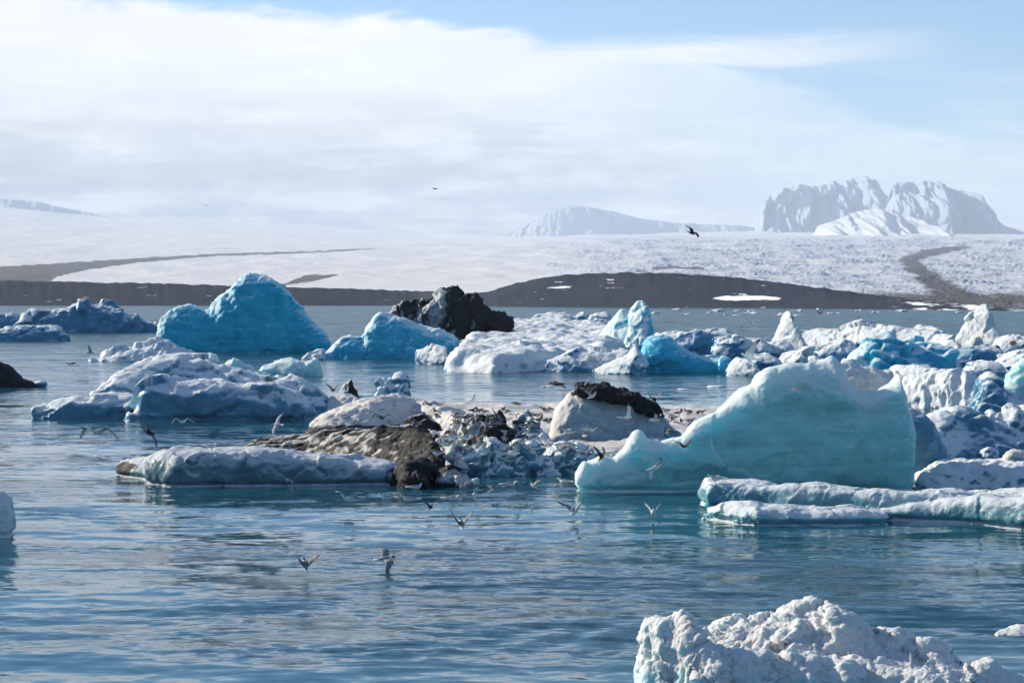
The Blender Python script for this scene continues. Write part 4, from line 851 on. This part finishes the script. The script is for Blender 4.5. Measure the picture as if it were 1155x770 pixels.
# ------------------------------------------------------------------ birds
def bird_mat():
    m, T = new_mat('tern_plumage')
    a = T.node('ShaderNodeVertexColor', layer_name='Col')
    finish(T, Base_Color=a.outputs[0], Roughness=0.75, Specular_IOR_Level=0.2)
    return m
M_BIRD = bird_mat()
def bird_mesh(pose, up1=25, up2=-10, up1r=None, up2r=None, sweep=15, dark=0.0, fold=0.0):
    """one continuous body: spindle with head, bill and forked tail; wings drawn out of its flanks"""
    bm = bmesh.new()
    N = 12
    prof = [(-0.215, 0.004, 0.004, 0.012), (-0.17, 0.026, 0.010, 0.010), (-0.12, 0.036, 0.022, 0.005), (-0.06, 0.047, 0.040, 0.0), (-0.005, 0.052, 0.050, -0.002), (0.05, 0.050, 0.050, 0.0), (0.095, 0.038, 0.040, 0.008),
            (0.125, 0.030, 0.032, 0.016), (0.15, 0.031, 0.032, 0.022), (0.175, 0.024, 0.024, 0.022), (0.192, 0.011, 0.011, 0.018), (0.215, 0.006, 0.007, 0.014), (0.245, 0.002, 0.003, 0.008)]
    rings = []
    for y, rx, rz, z in prof:
        rings.append([bm.verts.new((rx * math.cos(2 * math.pi * k / N), y, z + rz * math.sin(2 * math.pi * k / N))) for k in range(N)])
    quads = {}
    for i in range(len(prof) - 1):
        for k in range(N):
            quads[(i, k)] = bm.faces.new((rings[i][k], rings[i][(k + 1) % N], rings[i + 1][(k + 1) % N], rings[i + 1][k]))
    bm.faces.new(rings[0][::-1]); bm.faces.new(rings[-1])
    # forked tail
    for s in (-1, 1):
        pass
    tail = [rings[0][k] for k in range(N)]
    for k, v in enumerate(tail):
        sx = math.cos(2 * math.pi * k / N)
        v.co.x = sx * 0.042; v.co.y = -0.2 - 0.06 * abs(sx) ** 1.5; v.co.z = 0.016 + 0.003 * math.sin(2 * math.pi * k / N)
    if pose in ('fly',):
        for s, (a1, a2) in ((1, (up1, up2)), (-1, (up1 if up1r is None else up1r, up2 if up2r is None else up2r))):
            ks = (0, 1) if s > 0 else (5, 6)      # flank sectors
            ks = (N - 1, 0) if s > 0 else (N // 2 - 1, N // 2)
            patch = [quads[(i, k)] for i in (3, 4, 5) for k in ks]
            # chord parameter from ring index, thickness parameter from sector
            ringof = {}
            for i in range(3, 7):
                for k in range(N): ringof[rings[i][k]] = (i, k)
            par = {v: ((ringof[v][0] - 3) / 3.0, v.co.z) for f in patch for v in f.verts}
            zmid = {}
            secs = [(0.10, 0.15, 0.010), (0.22, 0.15, 0.008), (0.38, 0.135, 0.007), (0.5, 0.125, 0.006), (0.66, 0.10, 0.005), (0.84, 0.065, 0.004), (1.0, 0.016, 0.002)]
            L = 0.43
            pos = Vector((0.045 * s, 0.02, 0.012)); prev = 0.0
            cur = patch; curpar = {v: (p[0], 1 if p[1] > 0.012 else (-1 if p[1] < -0.012 else 0)) for v, p in par.items()}
            for st, ch, th in secs:
                ang = R(a1 if st <= 0.45 else a2)
                swp = R(-sweep * 0.6 if st <= 0.45 else sweep * 1.7)
                dl = (st - prev) * L; prev = st
                pos = pos + Vector((s * math.cos(ang) * math.cos(swp), -math.sin(swp), math.sin(ang) * math.cos(swp))) * dl
                res = bmesh.ops.extrude_face_region(bm, geom=cur)
                nv = [g for g in res['geom'] if isinstance(g, bmesh.types.BMVert)]
                nf = [g for g in res['geom'] if isinstance(g, bmesh.types.BMFace)]
                np_ = {}
                # match new to old by coordinates
                for v in nv:
                    o = min(curpar, key=lambda w: (w.co - v.co).length_squared)
                    np_[v] = curpar[o]
                bmesh.ops.delete(bm, geom=[f for f in cur if f.is_valid], context='FACES_ONLY')
                nrm = Vector((-s * math.sin(ang), 0, math.cos(ang)))
                for v, (uu, tt) in np_.items():
                    camber = 0.1 * ch * math.sin(math.pi * uu)
                    v.co = pos + Vector((0, (uu - 0.55) * ch, 0)) + nrm * (tt * th * (0.4 + math.sin(math.pi * min(1, uu + .12)) * .8) + camber)
                cur, curpar = nf, np_
    elif pose in ('swim', 'stand'):
        # folded wings: flanks swollen and crossed over the tail
        for i in (1, 2, 3, 4, 5):
            for k in range(N):
                v = rings[i][k]; a = 2 * math.pi * k / N
                if math.sin(a) > -0.2: v.co.x *= 1.18; v.co.z += 0.008
        for i in range(8, len(prof)):       # lifted head
            for v in rings[i]: v.co.z += 0.05; v.co.y -= 0.025
        for v in rings[7]: v.co.z += 0.03; v.co.y -= 0.012
        if pose == 'stand':
            for s in (-1, 1):
                f = quads[(4, N - 2 if s > 0 else N // 2 + 1)]
                cur = [f]
                for (dz, sc) in ((-0.02, 0.25), (-0.05, 0.8), (-0.02, 1.6)):
                    res = bmesh.ops.extrude_face_region(bm, geom=cur)
                    nv = [g for g in res['geom'] if isinstance(g, bmesh.types.BMVert)]
                    nf = [g for g in res['geom'] if isinstance(g, bmesh.types.BMFace)]
                    bmesh.ops.delete(bm, geom=[q for q in cur if q.is_valid], context='FACES_ONLY')
                    c = sum((v.co for v in nv), Vector()) / len(nv)
                    for v in nv: v.co = c + (v.co - c) * sc + Vector((0, 0, dz))
                    cur = nf
    bmesh.ops.recalc_face_normals(bm, faces=bm.faces)
    me = bpy.data.meshes.new('tern'); bm.to_mesh(me); bm.free()
    p = get_co(me); n = get_no(me)
    col = np.tile(np.array([0.8, 0.8, 0.78]), (len(p), 1))
    mantle = np.array([0.32, 0.33, 0.35]) * (1 - dark) + np.array([0.05, 0.04, 0.035]) * dark
    tipc = np.array([0.07, 0.065, 0.06])
    under = np.array([0.62, 0.62, 0.61]) * (1 - dark) + np.array([0.09, 0.08, 0.07]) * dark
    ax = np.abs(p[:, 0]); body = (ax < 0.058)
    wing = (~body) & (p[:, 1] > -0.19) & (pose == 'fly')
    top = n[:, 2] > 0.1
    span = np.hypot(ax, p[:, 2] - 0.01)
    col[wing & top] = mantle; col[wing & ~top] = under
    col[wing & (span > 0.33)] = tipc
    back = body & (p[:, 1] > -0.15) & (p[:, 1] < 0.09) & (n[:, 2] > 0.35)
    col[back] = mantle
    lift = 0.05 if pose != 'fly' else 0
    cap = (p[:, 1] > 0.105) & (p[:, 1] < 0.2) & (p[:, 2] > 0.028 + lift)
    col[cap] = (0.02, 0.02, 0.02)
    col[p[:, 1] > (0.195 if pose == 'fly' else 0.17)] = (0.06, 0.02, 0.015)
    if dark > 0.5: col[body] = col[body] * 0.12
    at = me.color_attributes.new('Col', 'FLOAT_COLOR', 'POINT')
    at.data.foreach_set('color', np.concatenate([col, np.ones((len(p), 1))], 1).astype(np.float32).ravel())
    me.polygons.foreach_set('use_smooth', np.ones(len(me.polygons), bool))
    return me
def bird(px, py, Y, pose, label, yaw=0, pitch=0, roll=0, size=1.0, group='terns flying over the lagoon', water=False, zfix=None, **kw):
    me = bird_mesh(pose, **kw)
    if zfix is None and py > HY + 20: Y = min(Y, (H - 0.16) * F / (py - HY))       # never under the water
    o = link('tern', me, M_BIRD, None, ((px - CX) / F * Y, Y, (H - (py - HY) / F * Y) if zfix is None else zfix))
    o.rotation_euler = (R(pitch), R(roll), R(yaw))
    o.scale = (size,) * 3
    sub = o.modifiers.new('round', 'SUBSURF'); sub.levels = 1; sub.render_levels = 1
    tag(o, label, 'bird', group)
    return o
# yaw 0 = flying away from the viewer, 90 = to the left, -90 = to the right, 180 = towards the viewer
def perch(px, py, label, yaw, group, size=1.0, **kw):
    """a tern standing where the line of sight through the photo point meets the ice"""
    dg = bpy.context.evaluated_depsgraph_get()
    d = Vector(((px - CX) / F, 1.0, -(py - HY) / F)).normalized()
    ok, loc, nrm, _, hit, _ = scene.ray_cast(dg, Vector((0, 0, H)), d, distance=400)
    if not ok or hit.name.startswith(('water', 'haze', 'glacier', 'moraine', 'tern')): return None
    return bird(px, py, loc.y + 0.02, 'stand', label, yaw=yaw, group=group, size=size, zfix=loc.z + 0.115 * size, **kw)
SW = 'terns resting on the water'; ON = 'terns perched on the ice'
bird(781, 263, 60, 'fly', 'dark bird silhouetted against the glacier below the mountains', yaw=-60, pitch=-8, roll=30, up1=22, up2=-4, dark=1.0, size=0.95)
bird(491, 213, 150, 'fly', 'tiny bird high up against the white cloud', yaw=70, up1=10, up2=-8, dark=0.7)
bird(233, 232, 260, 'fly', 'faintest tiny bird against the cloud over the blue iceberg', yaw=30, up1=35, up2=15, dark=0.3)
bird(110, 487, 36, 'fly', 'white bird with long arched wings low over the water at left', yaw=160, pitch=10, roll=0, up1=20, up2=-48, size=1.15)
bird(168, 488, 38, 'fly', 'dark backed bird tilting steeply to the right below the ridged floe', yaw=-40, pitch=-25, roll=50, up1=10, up2=-5, dark=0.75, size=0.9)
bird(206, 476, 55, 'fly', 'small pale bird with bowed wings under the ridged floe', yaw=170, up1=35, up2=-40)
bird(313, 479, 60, 'fly', 'thin pale bird banking left of the cream hump', yaw=60, roll=-55, up1=5, up2=0)
bird(80, 410, 80, 'fly', 'grey bird gliding low over open water at far left', yaw=-80, up1=-8, up2=-12, dark=0.6)
bird(101, 398, 100, 'fly', 'white bird with one raised wing before the snowy rubble floe', yaw=-75, roll=20, up1=60, up2=50)
bird(393, 563, 37, 'fly', 'splashing bird with both wings spread in front of the pale slab', yaw=150, pitch=15, up1=38, up2=10, size=1.0)
bird(435, 630, 32, 'fly', 'nearest bird plunging with one wing hanging down', yaw=-70, pitch=5, roll=25, up1=15, up2=-70, up1r=20, up2r=-15, dark=0.35, size=0.8)
bird(344, 637, 32, 'fly', 'bird settling on the water left of the nearest plunging one', yaw=20, pitch=40, up1=50, up2=70, dark=0.45, size=0.72)
bird(520, 591, 37, 'fly', 'bird flapping up off the water with brown wings raised', yaw=10, pitch=25, up1=55, up2=65, dark=0.5, size=0.85)
bird(648, 577, 38, 'fly', 'bird flapping to the right with one long wing stretched', yaw=-35, pitch=15, roll=-25, up1=25, up2=20, up1r=70, up2r=60, dark=0.3, size=0.85)
bird(737, 578, 38.5, 'fly', 'white bird with short raised wings below the green iceberg', yaw=180, pitch=30, up1=60, up2=55, size=0.7)
bird(739, 527, 40, 'fly', 'white tern hovering with a wing hanging straight down by the green iceberg', yaw=-60, pitch=15, roll=-15, up1=25, up2=20, up1r=-10, up2r=-80, size=0.95)
bird(771, 503, 40, 'fly', 'grey bird with V shaped wings against the green iceberg left side', yaw=-140, pitch=0, up1=35, up2=20, dark=0.75, size=0.65)
bird(679, 515, 41, 'fly', 'brown winged bird landing on the left tip of the green iceberg', yaw=-30, pitch=30, up1=70, up2=80, dark=0.55, size=0.75)
bird(846, 403, 44, 'fly', 'bird with a tall pale wing raised left of the green iceberg peak', yaw=100, pitch=20, roll=15, up1=75, up2=80, dark=0.2, size=1.1)
bird(900, 440, 39.8, 'fly', 'small brown bird crossing the upper face of the green iceberg', yaw=-60, up1=20, up2=10, dark=0.5, size=0.6)
bird(925, 353, 90, 'fly', 'black bird with raised wings over the far snowy ridge', yaw=10, up1=50, up2=20, dark=1.0)
bird(848, 365, 120, 'fly', 'pale bird over the far water left of the white pillar', yaw=40, up1=25, up2=0)
bird(836, 368, 130, 'fly', 'smaller pale bird over the far water behind the slate floe', yaw=-40, up1=30, up2=10)
bird(629, 433, 42, 'fly', 'dark winged bird gliding left of the dome with its black cap', yaw=70, roll=10, up1=10, up2=-20, dark=0.7, size=0.9)
bird(657, 436, 50.3, 'fly', 'brown bird with upright wings at the left end of the gravel cap', yaw=10, pitch=20, up1=55, up2=70, dark=0.7, size=0.9)
bird(668, 447, 49.6, 'fly', 'pale bird alighting in front of the gravel cap', yaw=-50, pitch=20, up1=45, up2=35, dark=0.1, size=0.7)
bird(738, 451, 50.3, 'fly', 'brown bird with wings raised at the right end of the gravel cap', yaw=0, pitch=20, up1=50, up2=75, dark=0.6, size=0.85)
bird(707, 471, 45, 'fly', 'white winged bird flying past the face of the capped dome', yaw=-50, roll=-25, up1=55, up2=50, up1r=25, up2r=30, size=0.85)
bird(662, 484, 46, 'fly', 'grey bird gliding low across the foot of the capped dome', yaw=-70, roll=-28, up1=5, up2=0, dark=0.2, size=0.75)
bird(738, 474, 47, 'fly', 'pale bird flying right beside the dark blue lump', yaw=-80, roll=-20, up1=25, up2=20, size=0.7)
bird(561, 474, 48, 'fly', 'dark winged bird diving over the rubble pinnacles', yaw=-60, pitch=-30, roll=30, up1=20, up2=10, dark=0.85, size=0.9)
bird(505, 501, 44, 'fly', 'dark headed bird spreading its wings on the creamy block', yaw=-50, pitch=5, roll=-20, up1=15, up2=-15, dark=0.35, size=0.9)
bird(541, 501, 43, 'fly', 'buff bird skimming past the blue shaded rubble', yaw=-80, roll=-22, up1=5, up2=5, dark=0.25, size=0.75)
bird(578, 512, 43, 'fly', 'pale bird climbing to the right past the middle rubble block', yaw=-60, roll=-35, up1=12, up2=10, size=0.95)
bird(485, 456, 60, 'fly', 'brown bird with bowed wings over the cream hump of the dirty floe', yaw=160, up1=40, up2=-45, dark=0.6, size=0.9)
bird(431, 471, 55, 'fly', 'large brown winged bird bowed low over the cream hump', yaw=170, pitch=10, up1=32, up2=-45, dark=0.65, size=1.1)
bird(376, 440, 58, 'fly', 'dark bird lifting off beside the small pointed block', yaw=-20, pitch=15, up1=50, up2=50, dark=0.8, size=0.7)
perch(238, 509, 'lone tern standing on the pale slab at left', -100, ON)
perch(808, 546, 'lone tern perched at the left end of the long ice shelf', 80, ON, 0.95)
for x, y, yw, lab in [(575, 546, -80, 'pale tern afloat in front of the middle rubble block'), (637, 543, 60, 'brownish tern afloat near the right end of the rubble'), (510, 562, -95, 'left bird of the pair afloat below the creamy block'),
                      (528, 560, -70, 'right bird of the pair afloat below the creamy block'), (462, 563, 95, 'dark tern afloat just right of the splashing one'), (437, 561, 80, 'small dark tern afloat right beside the splashing one'),
                      (469, 549, -60, 'tern afloat at the dark waterline by the pale slab end')]:
    bird(x, y, Yw(y + 2), 'swim', lab, yaw=yw, group=SW, zfix=0.035, size=1.05, dark=0.35)
for x, y, yw in [(514, 466, 60), (527, 471, -70), (546, 463, 100), (590, 470, 80), (606, 468, -90), (617, 474, -60), (752, 462, 90), (765, 465, -80), (776, 463, 60), (600, 478, 100), (533, 462, -100), (760, 470, 110)] + [(rnd.uniform(480, 625), rnd.uniform(459, 482), rnd.uniform(0, 360)) for _ in range(26)] + [(rnd.uniform(742, 792), rnd.uniform(459, 476), rnd.uniform(0, 360)) for _ in range(9)]:
    perch(x, y + 4, 'small tern standing on the ash speckled snow floe', yw, 'terns standing on the speckled snow floe', dark=0.75, size=0.85)
more = [(490, 488, 'stand', 60), (512, 492, 'stand', -80), (548, 478, 'stand', 100), (588, 499, 'stand', -60), (602, 506, 'stand', 80), (632, 502, 'stand', -100), (645, 503, 'stand', 70), (660, 509, 'stand', -70), (572, 503, 'stand', 90), (527, 505, 'stand', -90), (616, 499, 'stand', 50)] + [(rnd.uniform(486, 672), rnd.uniform(484, 525), 'stand', rnd.uniform(0, 360)) for _ in range(16)]
for x, y, p_, yw in more:
    perch(x, y + 5, 'small tern perched on the ice rubble of the dirty floe', yw, 'terns perched on the rubble', 0.95, dark=0.3)
bird(594, 487, 44.5, 'fly', 'pale bird with raised wings just above the pale rubble pinnacle', yaw=-40, pitch=20, up1=55, up2=40, size=0.7)
bird(523, 479, 45.5, 'fly', 'brown bird landing on the grey leaning slab', yaw=30, pitch=20, up1=45, up2=60, dark=0.6, size=0.75)
bird(464, 476, 50, 'fly', 'dark bird skimming over the rounded ash boulder', yaw=-70, roll=15, up1=18, up2=-10, dark=0.75, size=0.8)
bird(716, 492, 43, 'fly', 'small white bird with upswept wings by the notch of the green iceberg', yaw=-20, pitch=10, up1=50, up2=30, size=0.6)
bird(755, 487, 43.5, 'fly', 'brown bird gliding over the shaded lump beside the green iceberg', yaw=75, roll=-10, up1=15, up2=-15, dark=0.6, size=0.7)
bird(615, 462, 52, 'fly', 'dark bird with arched wings left of the dome over the speckled floe', yaw=150, up1=35, up2=-30, dark=0.7, size=0.75)
for k in range(9):
    perch(rnd.uniform(365, 470), rnd.uniform(458, 480), 'small tern standing on the cream hump of the dirty floe', rnd.uniform(0, 360), 'terns standing on the cream hump', 0.9, dark=0.4)
bird(557, 553, 40, 'fly', 'small grey bird flapping just over the water before the middle rubble', yaw=-60, pitch=10, up1=35, up2=15, dark=0.4, size=0.6)
bird(602, 548, 40, 'fly', 'small white bird landing on the water before the rubble', yaw=40, pitch=20, up1=55, up2=40, size=0.55)
bird(486, 572, 38, 'fly', 'small dark bird lifting off the water right of the splashing one', yaw=-20, pitch=20, up1=50, up2=35, dark=0.6, size=0.55)
bird(583, 455, 55, 'fly', 'dark bird gliding low over the middle of the speckled floe', yaw=80, roll=12, up1=12, up2=-12, dark=0.7, size=0.75)
bird(531, 453, 58, 'fly', 'pale bird banking over the left part of the speckled floe', yaw=-50, roll=-30, up1=20, up2=10, size=0.75)
bird(690, 512, 42, 'fly', 'grey bird with lowered wings at the foot of the dome near the green tip', yaw=-80, up1=-5, up2=-30, dark=0.4, size=0.6)
